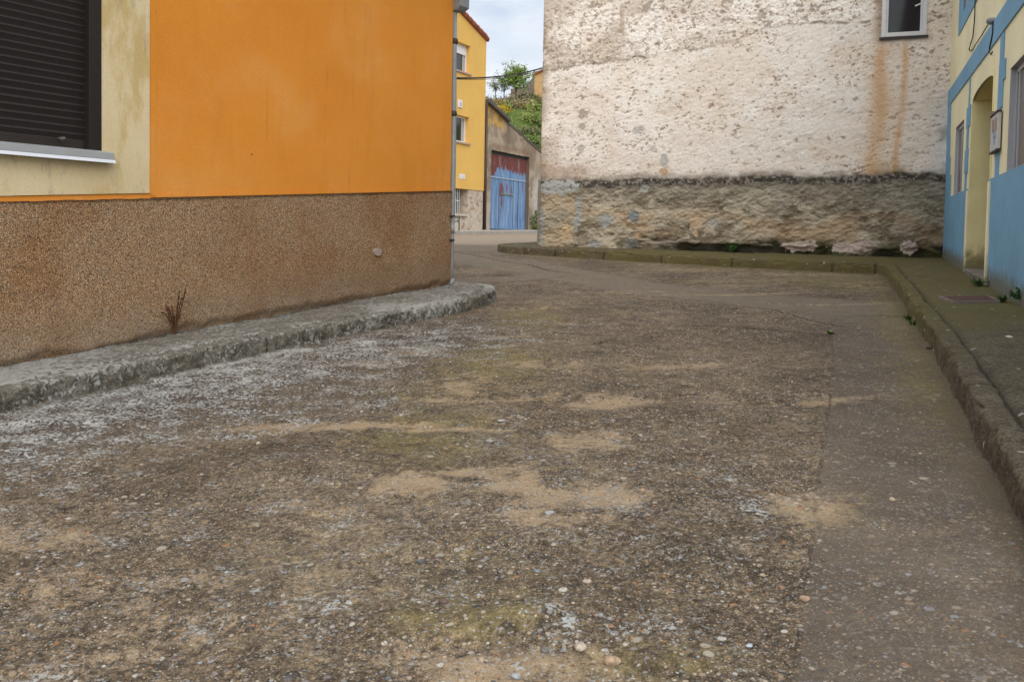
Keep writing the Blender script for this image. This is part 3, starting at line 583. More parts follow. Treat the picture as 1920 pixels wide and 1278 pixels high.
# rust streaks under the window
for cu,wd,zt_,a in ((.93,.095,2.95,.75),(.60,.050,2.92,.70),(.86,.17,2.5,.35)):
    sx_=cu+(fbm(Zz*1.6,Zz*0,3,int(cu*100))-.5)*.10+ (2.9-Zz)*.035
    f=np.exp(-((U-sx_)/wd)**2)*ss(zt_+.1,zt_-.2,Zz)*(.55+.9*(fbm(U*7,Zz*2.2,4,72)-.35)); C=lerp(C,(.60,.36,.17),np.clip(f*a*1.5,0,1)*(1-low))
C=lerp(C,(.44,.28,.13),np.clip(ss(1.25,.90,Zz)*ss(1.15,.9,U)*ss(.40,.6,U)*.8,0,1)*(1-low))
f=np.exp(-((U-.95)/.09)**2)*ss(2.8,3.1,Zz)*.7; C=lerp(C,(.28,.16,.08),f*(1-low))
f=blob(U,Zz,.07,1.15,.22,.09)*.75+blob(U,Zz,.1,1.55,.15,.12)*.45; C=lerp(C,(.17,.165,.15),np.clip(f*ss(.35,.6,mid)*1.3,0,1)*(1-low))
C=lerp(C,(.26,.24,.22),np.clip(np.exp(-((Zz-2.95)/.05)**2)*ss(1.1,.9,U)*ss(.2,.4,U),0,1)*.7)
# lower coat
Cl=lerp((.20,.165,.115),(.42,.37,.275),ss(.38,.60,fbm(U*1.8,Zz*3.2,6,80,.6)))
Cl=lerp(Cl,(.52,.46,.35),ss(.56,.66,rough_)*.55); Cl=lerp(Cl,(.10,.078,.05),ss(.40,.32,rough_)*.7)
org=ss(.42,.62,fbm(U*1.1,Zz*2.5,4,84))*ss(.75,.45,hg)*ss(.10,.25,hg); Cl=lerp(Cl,(.40,.25,.13),org*.5)
Cl=lerp(Cl,(.40,.29,.175),ss(.55,.7,fbm(U*1.8,Zz*1.8,4,86))*ss(2.5,4.5,U)*.6)
Cl=lerp(Cl,(.15,.125,.08),ss(1.1,.2,U)*.40); Cl=lerp(Cl,(.24,.22,.17),ss(.62,.95,hg+.35*(mid-.5))*.6)
lu=lambda x,y:WH.px(x,y,.05)
def patch(C,px,py,rx,ry,c,a=1.,sd=0,sh=.5):
    cu,cz=lu(px,py); bb=blob(U,Zz,cu,cz,rx,ry); b=bb+(fbm(U*9,Zz*9,5,90+sd,.65)-.5)*1.6
    return lerp(C,c,ss(sh-.04,sh+.05,b)*a*ss(.06,.25,bb))
CE=(.34,.345,.32); PK=(.56,.46,.40)
Cl=lerp(Cl,lerp((.42,.33,.22),(.33,.30,.22),ss(.4,.6,mid)),ss(5.55,5.65,U)*.8)      # patched corner pier
for i,a in enumerate([(1045,347,.36,.13,CE),(1085,392,.07,.30,CE),(1078,420,.06,.16,CE),(1137,412,.12,.13,CE),(1188,406,.10,.10,(.22,.235,.24)),(1118,462,.12,.10,CE),(1183,460,.10,.13,CE),(1210,350,.09,.10,CE),(1014,420,.04,.35,CE),(1340,418,.06,.07,(.33,.345,.35)),(1145,345,.12,.06,CE)]): Cl=patch(Cl,*a,sd=i)
Cl=patch(Cl,1062,432,.12,.12,(.55,.42,.26),.9,21); Cl=patch(Cl,1304,415,.10,.20,(.50,.375,.245),.8,22); Cl=patch(Cl,1198,442,.10,.06,(.44,.29,.16),.7,23)
for i,a in enumerate([(1500,462,.26,.09,PK),(1580,465,.30,.10,PK),(1620,463,.30,.07,PK),(1640,458,.12,.06,PK),(1705,466,.12,.11,PK),(1260,455,.40,.08,(.40,.33,.27))]): Cl=patch(Cl,*a,sd=30+i)
Cl=patch(Cl,1322,462,.14,.08,(.52,.52,.48),1,41)
dirtl=ss(.15,.03,hg+(fbm(U*4,U*0,3,57)-.5)*.15)*ss(5.,4.4,U); Cl=lerp(Cl,(.06,.052,.025),dirtl*.75)
mos=ss(.27,.10,hg+(fbm(U*3,Zz*3,3,58)-.5)*.2)*ss(3.8,3.0,U); Cl=lerp(Cl,(.05,.056,.014),mos*.85*ss(.3,.55,fbm(U*1.7,U*0,3,59)))
Cl=lerp(Cl,(.018,.016,.010),hole*.9)
for i,a in enumerate([(1500,462,.26,.09,PK),(1590,464,.36,.09,PK),(1705,466,.10,.10,PK)]): Cl=patch(Cl,*a,a=.8,sd=30+i)
lich_l=ss(.56,.66,fbm(U*11,Zz*11,4,77,.65)); Cl=lerp(Cl,(.43,.40,.33),lich_l*.35*ss(.3,.7,hg))
# dark mossy ledge
ldg=np.exp(-((Zz-zl+.05+(fbm(U*3,U*0,3,89)-.5)*.06)/.075)**2)*(.8+1.2*(fbm(U*5,Zz*8,4,88)-.45)); Cu=C
C=lerp(Cu,Cl,low); C=lerp(C,lerp((.035,.030,.024),(.20,.17,.14),ss(.54,.64,fine)),np.clip(ldg*1.5,0,1)*.95)
C=lerp(C,(.25,.21,.17),np.clip(np.exp(-((Zz-zl-.05)/.05)**2),0,1)*.5*ss(.35,.6,mid))
C=patch(C,1090,212,.08,.08,(.30,.26,.22),.7,61) ; C=patch(C,1088,236,.07,.06,(.30,.26,.22),.7,62); C=patch(C,1195,243,.10,.07,(.44,.43,.40),.65,63); C=patch(C,1243,300,.08,.11,(.42,.41,.38),.7,64); C=patch(C,1224,281,.07,.04,(.42,.41,.38),.65,65); C=patch(C,1243,320,.07,.05,(.50,.29,.15),.8,66); C=patch(C,1088,280,.06,.08,(.40,.36,.32),.7,67)
C=patch(C,1042,350,.36,.13,CE,.9,71,.35); C=patch(C,1165,35,.05,.28,(.40,.29,.21),.55,68); C=patch(C,1062,320,.40,.10,(.42,.32,.24),.5,69)
D=np.where(U>6.1,D-.02*ss(6.1,6.215,U),D)
Dg=D; uc=(us[:-1]+us[1:])/2; zc=(zs[:-1]+zs[1:])/2; UC,ZC=np.meshgrid(uc,zc,indexing='ij')
keep=~((UC>UW0)&(UC<UW1)&(ZC>ZW0)&(ZC<ZW1))
link('wall',WH.pt(U,Zz,Dg),grid_faces(len(us),len(zs),keep),mat_plaster,white_house,True,cols={'col':C})
# the side round the left corner
sideW=Wall(WH.pt(6.215,0,0)[:2],-WH.N,WH.U)
us2=np.linspace(-.05,6,90); zs2=np.linspace(-.48,5.0,120); U2,Z2=np.meshgrid(us2,zs2,indexing='ij')
D2=np.where(Z2<.93,.05,0)+(fbm(U2*6,Z2*6,4,5)-.5)*.03; D2[0,:]=-.02
link('side_wall',sideW.pt(U2,Z2,D2),grid_faces(90,120),mat_plaster,white_house,True,cols={'col':lerp(lerp((.58,.50,.42),(.68,.61,.53),fbm(U2*3,Z2*3,4,6)),(.30,.26,.19),ss(.97,.9,Z2))})
mb=MB(); mb.wbox(WH,-.0,6.2,5.0,5.08,-7,.25); mb.wpoly(sideW,[(-.3,5.08),(7.2,5.08),(3.5,6.6)],-6.3,.3); mb.build('roof',mat_tile,white_house)
mb=MB(); mb.wbox(WH,UW0-.02,UW1+.02,ZW0-.02,ZW1+.02,-.32,-.28); mb.build('room_back',mat_interior,white_house)
fr=MB(); d0,d1=-.06,.030
fr.wbox(WH,UW0-.005,UW0+.055,ZW0,ZW1,d0,d1); fr.wbox(WH,UW1-.055,UW1+.005,ZW0,ZW1,d0,d1); fr.wbox(WH,UW0+.055,UW1-.055,ZW0,ZW0+.06,d0,d1); fr.wbox(WH,UW0+.055,UW1-.055,ZW1-.06,ZW1,d0,d1)
fr.wbox(WH,UW0+.056,UW0+.085,ZW0+.061,ZW1-.061,d0,d1-.02); fr.wbox(WH,UW1-.085,UW1-.056,ZW0+.061,ZW1-.061,d0,d1-.02)
wn=fr.build('window',simple('pale window frame',(.62,.63,.64),.45,.4,var=.04),white_house,bevel=.003)
mb=MB(); mb.wbox(WH,UW0+.05,UW1-.05,ZW0+.05,ZW1-.05,-.03,-.02); mb.build('pane',mat_glass,wn)
mb=MB(); mb.wbox(WH,UW0-.03,UW1+.03,ZW0-.035,ZW0-.002,-.05,.022); mb.build('sill',mat_dark,wn)
mb=MB(); a=WH.px(1716,12,-.019); b=WH.px(1727,7,-.019); mb.tube([WH.pt(*a,-.015),WH.pt(*b,-.015)],.012,6); mb.build('bright_bar',mat_whiteframe,wn)

# ------------------------------------------------------------------ BLUE HOUSE
blue_house=thing('blue_cream_house',BL.pt(-5,-.4),'blue and cream painted house with an arched recessed doorway','house')
def B(x,y): return BL.px(x,y,0)
DU0,DU1,DZs,DZt=-4.62,-2.98,1.585,1.665          # doorway: near side, far side, spring, crown
WIN=[(-2.10,-1.15,.585,1.50),(-7.3,-5.62,.585,1.50),(-3.6,-1.60,2.92,4.1)]
def gr_attr(o):
    me=o.data; n=len(me.vertices); co=np.empty(n*3); me.vertices.foreach_get('co',co); co=co.reshape(-1,3)
    g=gz(co[:,0],co[:,1])+.14; a=me.attributes.new('gr','FLOAT','POINT'); a.data.foreach_set('value',np.clip(1-(co[:,2]-g)/.55,0,1).astype(np.float32)); return o
# wall as a grid with openings
us=np.unique(np.concatenate([np.arange(-12.,.13,.035),[DU0,DU1]+[x for q in WIN for x in q[:2]]])); zs=np.unique(np.concatenate([np.arange(-1.25,5.2,.035),[.5799]+[x for q in WIN for x in q[2:]]]))
# snap: drop grid lines too near to the inserted ones
def thin(a,keepv):
    outl=[]
    for x in a:
        if any(abs(x-k)<.015 and x!=k for k in keepv): continue
        outl.append(x)
    return np.array(outl)
us=thin(us,[DU0,DU1]+[x for q in WIN for x in q[:2]]); zs=thin(zs,[.5799]+[x for q in WIN for x in q[2:]])
U,Zz=np.meshgrid(us,zs,indexing='ij'); Dm=(fbm(U*1.6,Zz*1.6,3,71)-.5)*.014
UC,ZC=np.meshgrid((us[:-1]+us[1:])/2,(zs[:-1]+zs[1:])/2,indexing='ij')
def arch(u): x=(u-(DU0+DU1)/2)/((DU1-DU0)/2); return DZs+(DZt-DZs)*np.sqrt(np.clip(1-x*x,0,1))
hole_=(UC>DU0)&(UC<DU1)&(ZC<arch(UC)+.06)
for (u0,u1,z0,z1) in WIN: hole_|=(UC>u0)&(UC<u1)&(ZC>z0)&(ZC<z1)
creamf=ZC>.5799
Dm=Dm*0
Vw=BL.pt(U,Zz,Dm)
gr_attr(link('wall',Vw,grid_faces(len(us),len(zs),(~hole_)&creamf),mat_cream,blue_house,True))
U2d,Z2d=U,Zz
Vd=BL.pt(U,Zz,.010+(fbm(U*4,Zz*4,3,73)-.5)*.012)
dk_=grid_faces(len(us),len(zs),(~hole_)&(~creamf)); gr_attr(link('dado',Vd,dk_,mat_blue,blue_house,True))
# arch lining strip closes the gap between the stepped grid and the curve
an=np.linspace(DU0,DU1,41); mb=MB()
pts=[(u,float(arch(u))) for u in an]+[(DU1,DZt+.14),(DU0,DZt+.14)]
mb.wpoly(BL,pts,-.02,.009); gr_attr(mb.build('arch_face',mat_cream,blue_house))
# reveal of the doorway
mb=MB(); dd=.50
mb.hexa([BL.pt(DU1,-.55,-dd),BL.pt(DU1+.05,-.55,-dd),BL.pt(DU1+.05,-.55,.010),BL.pt(DU1,-.55,.010),BL.pt(DU1,DZs+.01,-dd),BL.pt(DU1+.05,DZs+.01,-dd),BL.pt(DU1+.05,DZs+.01,.010),BL.pt(DU1,DZs+.01,.010)])
mb.wbox(BL,DU0-.05,DU0,-.55,DZs+.01,-dd,.010)
for i in range(40):
    u0,u1=an[i],an[i+1]; z0,z1=float(arch(u0)),float(arch(u1))
    mb.hexa([BL.pt(u0,z0,-dd),BL.pt(u1,z1,-dd),BL.pt(u1,z1,.005),BL.pt(u0,z0,.005),BL.pt(u0,z0+.05,-dd),BL.pt(u1,z1+.05,-dd),BL.pt(u1,z1+.05,.005),BL.pt(u0,z0+.05,.005)])
rv=mb.build('door_reveal',mat_reveal,blue_house)
def fine_reveal():
    uu=np.linspace(-dd,.012,24); zz_=np.linspace(-.5,DZs,110); Dg,Zg=np.meshgrid(uu,zz_,indexing='ij')
    bumpu=DU1-.006-(fbm(Dg*5,Zg*5,4,91)-.5)*.014
    V=BL.pt(bumpu,Zg,Dg); gr_attr(link('reveal_face',V,grid_faces(24,110),mat_reveal,rv,True))
fine_reveal()
mb=MB(); mb.wbox(BL,DU0,DU1,-.40,DZt+.05,-dd-.05,-dd); dr=mb.build('door',simple('brown wooden door',(.12,.06,.03),.5,var=.3),blue_house)
for u in np.linspace(DU0+.2,DU1-.2,5): 
    mb=MB(); mb.wbox(BL,u-.12,u+.12,-.2,1.5,-dd-.01,-dd+.015); mb.build('door_panel',simple('door panel wood',(.10,.05,.026),.5,var=.3),dr,bevel=.006)
mb=MB(); mb.tube([BL.pt(DU0+.25,.45,-dd+.06),BL.pt(DU0+.38,.45,-dd+.06)],.012,8); mb.build('handle',mat_alu,dr)
mb=MB(); zst=-.305
mb.hexa([BL.pt(DU0+.02,-.7,-dd),BL.pt(DU1-.03,-.6,-dd),BL.pt(DU1-.03,-.6,.03),BL.pt(DU0+.02,-.7,.03),BL.pt(DU0+.02,zst-.05,-dd),BL.pt(DU1-.03,zst,-dd),BL.pt(DU1-.03,zst-.005,.03),BL.pt(DU0+.02,zst-.05,.03)])
mb.build('door_step',simple('worn grey step',(.17,.15,.12),.9,.2,var=.3,sc=9,bump=.006),blue_house,bevel=.015)
# blue painted shapes lying 6 mm proud of the cream
def blues(polys,d1=.0105,name='painted_band',par=None,mat=None):
    for P in polys:
        mb=MB()
        for p in (P if isinstance(P[0],list) else [P]): mb.wpoly(BL,p,-.012,d1)
        gr_attr(mb.build(name,mat or mat_blue,par or blue_house))
blues([[(-12,1.90),(.06,1.93),(.06,2.15),(-12,2.15)]],.014)
def steps(ua,ub,zs_,du):   # ragged block edge of painted quoins
    L=[]; 
    for i,(a,b) in enumerate(zip(zs_[:-1],zs_[1:])): L.append(((ua-du if i%2 else ua),(ub+du if i%2 else ub),a,b))
    return L
def rectp(u0,u1,z0,z1): return [(u0,z0),(u1,z0),(u1,z1),(u0,z1)]
Q=[]
for i,(a,b) in enumerate([(.57,.90),(.90,1.16),(1.16,1.45),(1.45,1.72),(1.72,1.9299)]): Q.append(rectp([-.78,-.62,-.48,-.42,-.40][i],.06,a+.0003,b))
# narrow strips between window and door
for i,(a,b) in enumerate([(.57,.80),(.80,1.08),(1.08,1.34),(1.34,1.58),(1.58,1.915)]): Q.append(rectp([-2.62,-2.72,-2.66,-2.80,-2.66][i],[-2.48,-2.40,-2.50,-2.42,-2.58][i],a+.0003,b))
# strips between doorway and big window
for i,(a,b) in enumerate([(.57,.95),(.95,1.22),(1.22,1.46),(1.46,1.64),(1.64,1.905)]): Q.append(rectp([-5.18,-5.18,-5.26,-5.36,-5.22][i],[-4.97,-4.97,-4.97,-4.98,-5.00][i],a+.0003,b))
blues([Q[:5],Q[5:10],Q[10:]],.0105,'painted_strip')
# blue surround of the upstairs window
blues([[rectp(-1.60,-1.05,2.72,4.6),rectp(-4.1,-3.6,2.72,4.6),rectp(-3.5999,-1.6001,2.72,2.9199),rectp(-3.5999,-1.6001,4.1,4.6)]],.0105,'window_surround')
# cream jamb strips beside the doorway down to the pavement
blues([rectp(DU1+.001,DU1+.16,-.5,.58),rectp(DU0-.13,DU0-.001,-.62,.58)],.024,'door_jamb',None,mat_cream)
mat_pane_b=simple('pane before a brown blind',(.10,.075,.055),.25,.25,var=.35,sc=6)
def window_bl(u0,u1,z0,z1,dep,slide):
    mb=MB(); mb.wbox(BL,u0-.02,u0,z0-.02,z1+.02,-dep-.1,-.001); mb.wbox(BL,u1,u1+.02,z0-.02,z1+.02,-dep-.1,-.001); mb.wbox(BL,u0,u1,z0-.02,z0,-dep-.1,-.001); mb.wbox(BL,u0,u1,z1,z1+.02,-dep-.1,-.001)
    wn=mb.build('window',mat_alu,blue_house)
    f=MB(); d0,d1=-dep-.05,-dep; 
    f.wbox(BL,u0,u0+.045,z0,z1,d0,d1); f.wbox(BL,u1-.045,u1,z0,z1,d0,d1); f.wbox(BL,u0+.045,u1-.045,z0,z0+.05,d0,d1); f.wbox(BL,u0+.045,u1-.045,z1-.05,z1,d0,d1)
    um=(u0+u1)/2; f.wbox(BL,um-.02,um+.02,z0+.05,z1-.05,d0,d1+.001); f.wbox(BL,u1-.19,u1-.165,z0+.05,z1-.05,d0,d1+.001) if u0<-6 else None; f.build('frame',mat_alu,wn,bevel=.002)
    p=MB(); p.wbox(BL,u0+.04,u1-.04,z0+.045,z1-.045,-dep-.022,-dep-.012); p.build('pane',mat_pane_b,wn)
    c=MB(); c.wbox(BL,u0+.1,u1-.2,z0+.05,z1-.05,-dep-.095,-dep-.09); c.build('curtain',simple('beige blind',(.33,.25,.18),.9,var=.15),wn)
    return wn
window_bl(*WIN[0],.030,0); window_bl(*WIN[1],.045,0); window_bl(*WIN[2],.03,0)
mb=MB(); mb.wbox(BL,-12,.1,5.15,5.3,-6,.3); mb.wpoly(Wall(BL.pt(-12,0,0)[:2],-BL.N,BL.U),[(-.4,5.3),(6.4,5.3),(3,6.6)],0,12.1); mb.build('roof',mat_tile,blue_house)
mb=MB(); mb.wbox(BL,-12.02,-11.9,-1.4,5.15,-6,-.004); mb.build('end_wall',mat_cream,blue_house)
# meter cabinet on the wall beside the doorway
u0,zb0=BL.px(1857,279,.08); u1,_=BL.px(1872,270,.08)
mx0,mx1=BL.px(1870.5,240,.04)[0],BL.px(1857,250,.04)[0]; mz0,mz1=BL.px(1873,276,.04)[1],BL.px(1873,208,.04)[1]; print('meter',mx0,mx1,mz0,mz1)
meter=tag(thing('meter_box',BL.pt(-5,1),'white meter cabinet with two small brown windows beside the arched doorway','meter box'))
mb=MB(); mb.wbox(BL,mx0,mx1,mz0,mz1,.011,.040); cab=mb.build('cabinet',simple('off-white cabinet',(.50,.50,.48),.5,var=.08,sc=20),meter,bevel=.006)
mb=MB(); mb.wbox(BL,mx0-.015,mx1+.015,mz1+.001,mz1+.015,.011,.050); mb.build('rim',mat_dark,meter); mb=MB(); mb.wbox(BL,mx0-.01,mx1+.01,mz0-.016,mz0-.001,.011,.046); mb.build('rim',mat_dark,meter)
for a in (0,1):
    mb=MB(); ua=mx0+(mx1-mx0)*(.15+.38*a); mb.wbox(BL,ua,ua+(mx1-mx0)*.26,mz1-.16,mz1-.04,.039,.0415); mb.build('small_window',simple('brown meter window',(.16,.10,.06),.3,var=.2),meter)
mb=MB(); 
for k,(a,b,c,d) in enumerate([(.09,.24,.175,.19),(.09,.105,.10,.19),(.225,.24,.06,.19),(.12,.22,.11,.125),(.15,.165,.05,.16)]): mb.wbox(BL,mx0+a,mx0+b,mz0+c,mz0+d,.039,.0412+.0002*k)
mb.build('blue_mark',simple('blue marking',(.10,.17,.42),.5),meter)
# doorbell / keys plate beside it
bell=MB(); u,z=-4.80,1.17; bell.wbox(BL,u-.03,u+.03,z-.10,z+.02,.011,.035); bell.wbox(BL,u-.015,u+.015,z+.021,z+.07,.011,.05); tag(bell.build('door_bell',simple('tarnished brass',(.30,.26,.12),.4,.5,.6),None,bevel=.003),'small tarnished brass fitting left of the meter cabinet by the doorway','doorbell')
# cables tied to the wall over the door
def wcable(pts,r,d,name,label):
    mb=MB(); P=[BL.pt(*BL.px(x,y,d),d) for x,y in pts]; 
    mb.tube(P,r,6); o=mb.build(name,mat_cable,None,True); tag(o,label,'cable'); return o
wcable([(1858,37),(1849,52),(1841,66),(1835,75),(1829,84),(1824,93),(1819,96),(1817,93),(1820,82),(1824,70),(1825,60),(1827,42),(1828,18),(1828,0)],.0065,.02,'wall_cable','black cable looping down the upper cream wall and up again to a grey knob')
wcable([(1862,40),(1861,62),(1858,78),(1855,90),(1855,98),(1858,103),(1861,97)],.006,.02,'wall_cable','short black cable hanging with a hook over the blue band above the doorway')
mb=MB(); u,z=BL.px(1859,40,.03); mb.tube([BL.pt(u,z,.0),BL.pt(u,z,.06)],.035,12); mb.tube([BL.pt(u,z,.06),BL.pt(u,z,.075)],.022,12); tag(mb.build('insulator',mat_pipe,None,False,.004),'round grey cable anchor on the cream wall above the blue band','insulator')

# ------------------------------------------------------------------ YELLOW HOUSE
yh=thing('yellow_house',YE.pt(-3,0),'tall bright yellow house with a stone base and tiled verge','house')
verge=lambda u:7.62-.285*(u+.70)
mb=MB()
def ywall(rects,d0,d1,name,mat,par): 
    mb=MB(); [mb.wbox(YE,*r,d0,d1) for r in rects]; return mb.build(name,mat,par)
YW=[(-3.5,-1.97,3.42,4.42),(-3.5,-1.97,6.08,7.14)]
mb=MB(); mb.wpoly(YE,[(-1.97,1.66),(-.64,1.66),(-.64,verge(-.64)),(-1.97,verge(-1.97))],-.3,.02)
mb.wpoly(YE,[(-3.5,7.14),(-1.9705,7.14),(-1.9705,verge(-1.97)),(-3.5,verge(-3.5))],-.3,.02); mb.wbox(YE,-3.5,-1.9705,4.42,6.08,-.3,.02); mb.wbox(YE,-3.5,-1.9705,1.66,3.42,-.3,.02)
mb.wpoly(YE,[(-9,1.66),(-3.5005,1.66),(-3.5005,verge(-3.5)),(-6,verge(-6)),(-9,verge(-3))],-.3,.02)
mb.wbox(YE,-9,-.66,1.7,7.4,-8,-.301); mb.build('wall',mat_ylw_wall,yh)
def stone_mat():
    m=M('pale rubble stone',.95,.15); dv=m.n('ShaderNodeVectorMath',operation='MULTIPLY_ADD'); nn_=m.n('ShaderNodeTexNoise'); nn_.inputs['Scale'].default_value=4; m.t.links.new(m.pos(),nn_.inputs['Vector']); m.t.links.new(nn_.outputs['Color'],dv.inputs[0]); dv.inputs[1].default_value=(.45,.45,.45); m.t.links.new(m.pos(),dv.inputs[2]); v=m.vor(3.6,dv.outputs[0]); v2=m.vor(3.6,dv.outputs[0],'DISTANCE_TO_EDGE'); rc=m.sep(v.outputs['Color'])
    c=m.ramp(rc[0],[(0,(.40,.31,.22)),(.3,(.50,.41,.31)),(.6,(.55,.47,.37)),(.88,(.40,.28,.19))]); c=m.mix(m.mr(v2.outputs['Distance'],.02,.22,.9,0),c,(.55,.49,.41)); c=m.mix(.6,c,m.ramp(m.noise(7,5,.7),[(.3,(.6,.58,.55)),(.7,(1.2,1.2,1.2))]),'MULTIPLY')
    m.col(c); m.bump(v2.outputs['Distance'],.6,.05); return m.m
mat_stone=stone_mat()
mb=MB(); mb.wbox(YE,-1.95,-.66,-.4,1.659,-.5,-.01); mb.wbox(YE,-9,-1.9505,-.4,.70,-.5,-.01); mb.wbox(YE,-9,-3.6,.70,1.659,-.5,-.01); mb.build('stone_base',mat_stone,yh)
for (u0,u1,z0,z1),sh in ((YW[1],.30),(YW[0],0.)):
    f=MB(); d0,d1=-.20,-.14; f.wbox(YE,u0,u0+.07,z0,z1,d0,d1); f.wbox(YE,u1-.09,u1-.001,z0,z1,d0,d1); f.wbox(YE,u0+.07,u1-.09,z0,z0+.07,d0,d1); f.wbox(YE,u0+.07,u1-.09,z1-.07,z1,d0,d1)
    wn=f.build('window',mat_whiteframe,yh)
    if sh: q=MB(); q.wbox(YE,u0+.07,u1-.09,z1-.07-sh,z1-.071,d0+.01,d1+.015); q.build('roller_blind',mat_whiteframe,wn)
    p=MB(); p.wbox(YE,u0+.06,u1-.08,z0+.06,z1-.06,d0+.01,d0+.02); p.build('pane',mat_glass,wn)
    c=MB(); c.wbox(YE,-2.24,-2.10,z0+.07,z1-.07,d0+.021,d0+.026); c.build('curtain',simple('pale curtain',(.42,.42,.40),.9),wn)
    s=MB(); s.wbox(YE,u0-.1,u1+.08,z0-.06,z0-.001,-.2,.08); s.build('sill',simple('stone sill',(.42,.30,.24),.8),wn)
    iw=MB(); iw.wbox(YE,u0,u1,z0,z1,-.29,-.27); iw.build('dark_room',mat_interior,wn)
g=MB(); g.wbox(YE,-3.6,-1.951,.701,1.658,-.42,-.38); gw=g.build('window',mat_glass,yh)
g=MB(); [g.tube([YE.pt(u,.70,-.10),YE.pt(u,1.66,-.10)],.012,6) for u in np.arange(-3.5,-2.35,.13)]; g.tube([YE.pt(-3.55,1.2,-.10),YE.pt(-2.4,1.2,-.10)],.012,6); g.build('grille',mat_whiteframe,gw)
g=MB(); g.wbox(YE,-3.7,-1.95,.62,.699,-.40,.05); g.build('sill',simple('pale sill',(.50,.45,.38),.8),gw)
# verge tiles: barrel tiles end on, stepping down the slope
vt=MB(); L_=np.arange(-6.0,-.75,.30)
for i,u in enumerate(L_):
    z=verge(u)+.02
    for k in range(1): 
        vt.tube([YE.pt(u-.03,z+.10+.015,.06),YE.pt(u+.33,verge(u+.33)+.09,.06)],[.09,.075],10)
vt.wpoly(YE,[(-6.1,verge(-6.1)+.01),(-.56,verge(-.56)+.01),(-.56,verge(-.56)+.07),(-6.1,verge(-6.1)+.09)],-8,.10)
vt.build('roof',mat_tile,yh)
mb=MB(); mb.tube([YE.pt(-.60,.12,.07),YE.pt(-.60,2,.07),YE.pt(-.60,5.25,.07)],.05,10); bp=mb.build('downpipe',mat_brownpipe,yh,True)
# plates
pl=thing('house_number',YE.pt(-2.3,2.3),'pair of small white number tiles low on the yellow wall','number plate')
for k,x in enumerate((864.2,869.6)):
    u,z=YE.px(x,331,.03); mb=MB(); mb.wbox(YE,u-.10,u+.10,z-.09,z+.09,.021,.035); tl=mb.build('tile',mat_whiteframe,pl)
    mb=MB(); mb.wbox(YE,u-.015,u+.015,z-.05,z+.05,.0345,.037); mb.build('digit',simple('faded digit',(.35,.35,.36),.7),tl)
u,z=YE.px(862.8,195,.03); mb=MB(); mb.wbox(YE,u-.17,u+.15,z-.14,z+.14,.021,.05); vb=mb.build('wall_vent',mat_whiteframe,None,False,.01); tag(vb,'small white square vent cover high on the yellow wall between windows','vent')
mb=MB(); [mb.wbox(YE,u-.08,u+.08,z-.08+k*.05,z-.055+k*.05,.0495,.053) for k in range(3)]; mb.build('slots',simple('grey slots',(.3,.3,.32)),vb)
# green handrail in front of the stone base
hr=MB(); f0=1.05
P=lambda u,z:YE.pt(u,z,f0)
a,z1_=YE.px(861,407,f0); b,_=YE.px(845,407,f0); zg=YE.px(861,435,f0)[1]
hr.tube([P(a,zg),P(a,z1_-.10),P(a+.05,z1_-.03),P(a+.02,z1_),P(b,z1_-.03)],.022,8); hr.tube([P(a,(zg+z1_)/2+.12),P(b,(zg+z1_)/2+.10)],.018,8); hr.tube([P(b,zg),P(b,z1_)],.02,8); hr.tube([P(b-.6,zg),P(b-.6,z1_)],.02,8); hr.tube([P(b,z1_-.03),P(b-.6,z1_-.03)],.02,8)
tag(hr.build('handrail',simple('green painted steel',(.03,.10,.07),.5),None,True),'low green tubular handrail in front of the stone base of the yellow house','handrail')
# far footpath along the yellow house and garage
fp=MB(); 
for (u0,u1) in ((-9,-.6),(-.6,9.)):
    za,zb_=gz(YE.pt(u0,0)[0],YE.pt(u0,0)[1]),gz(YE.pt(u1,0)[0],YE.pt(u1,0)[1])
    fp.hexa([YE.pt(u0,za-.2,-.3),YE.pt(u1,zb_-.2,-.3),YE.pt(u1,zb_-.2,1.25),YE.pt(u0,za-.2,1.25),YE.pt(u0,za+.13,-.3),YE.pt(u1,zb_+.13,-.3),YE.pt(u1,zb_+.12,1.25),YE.pt(u0,za+.12,1.25)])
tag(fp.build('footpath',simple('pale concrete path',(.34,.31,.27),.95,.15,var=.18,sc=4,bump=.004),None,False,.02),kind='structure')

# ------------------------------------------------------------------ GARAGE
gh=thing('garage_building',YE.pt(2,.1),'brown plastered shed with a sloping top and a big peeling blue door','garage')
gtop=lambda u:np.interp(u,[-.6,1.35,5.2,9],[5.20,4.66,3.60,2.6])
us=np.linspace(-.55,9,300); 
G0,G1,GZ1=0.0,3.70,3.36
def gcol(U,Zz):
    a=fbm(U*1.5,Zz*1.5,5,3); C=lerp((.27,.205,.145),(.40,.325,.24),ss(.35,.65,a))
    C=lerp(C,(.16,.12,.09),np.exp(-((U-1.55)/.22)**2)*ss(2.6,4.5,Zz)*.8); C=lerp(C,(.52,.33,.11),ss(.0,.12,Zz-(4.25+(fbm(U*3,U*0,3,8)-.5)*.5))*ss(1.25,1.0,U))
    C=lerp(C,(.20,.155,.11),ss(.55,.7,fbm(U*3,Zz*3,4,19))*.6)
    C=lerp(C,(.50,.47,.43),ss(4.0,4.3,U)*ss(3.0,1.6,Zz+(a-.5)*2)*.8); C=lerp(C,(.48,.42,.34),ss(.0,-.1,U)*ss(1.8,.8,Zz)*.7); C=lerp(C,(.22,.14,.09),np.exp(-((Zz-3.55)/.12)**2)*ss(-.1,.2,U)*ss(4.1,3.8,U)*.6)
    return C
nz_=150; T_=np.linspace(0,1,nz_)[None,:]; U=np.repeat(us[:,None],nz_,1); ztp=gtop(U); Zz=-.4+(ztp+.4)*T_
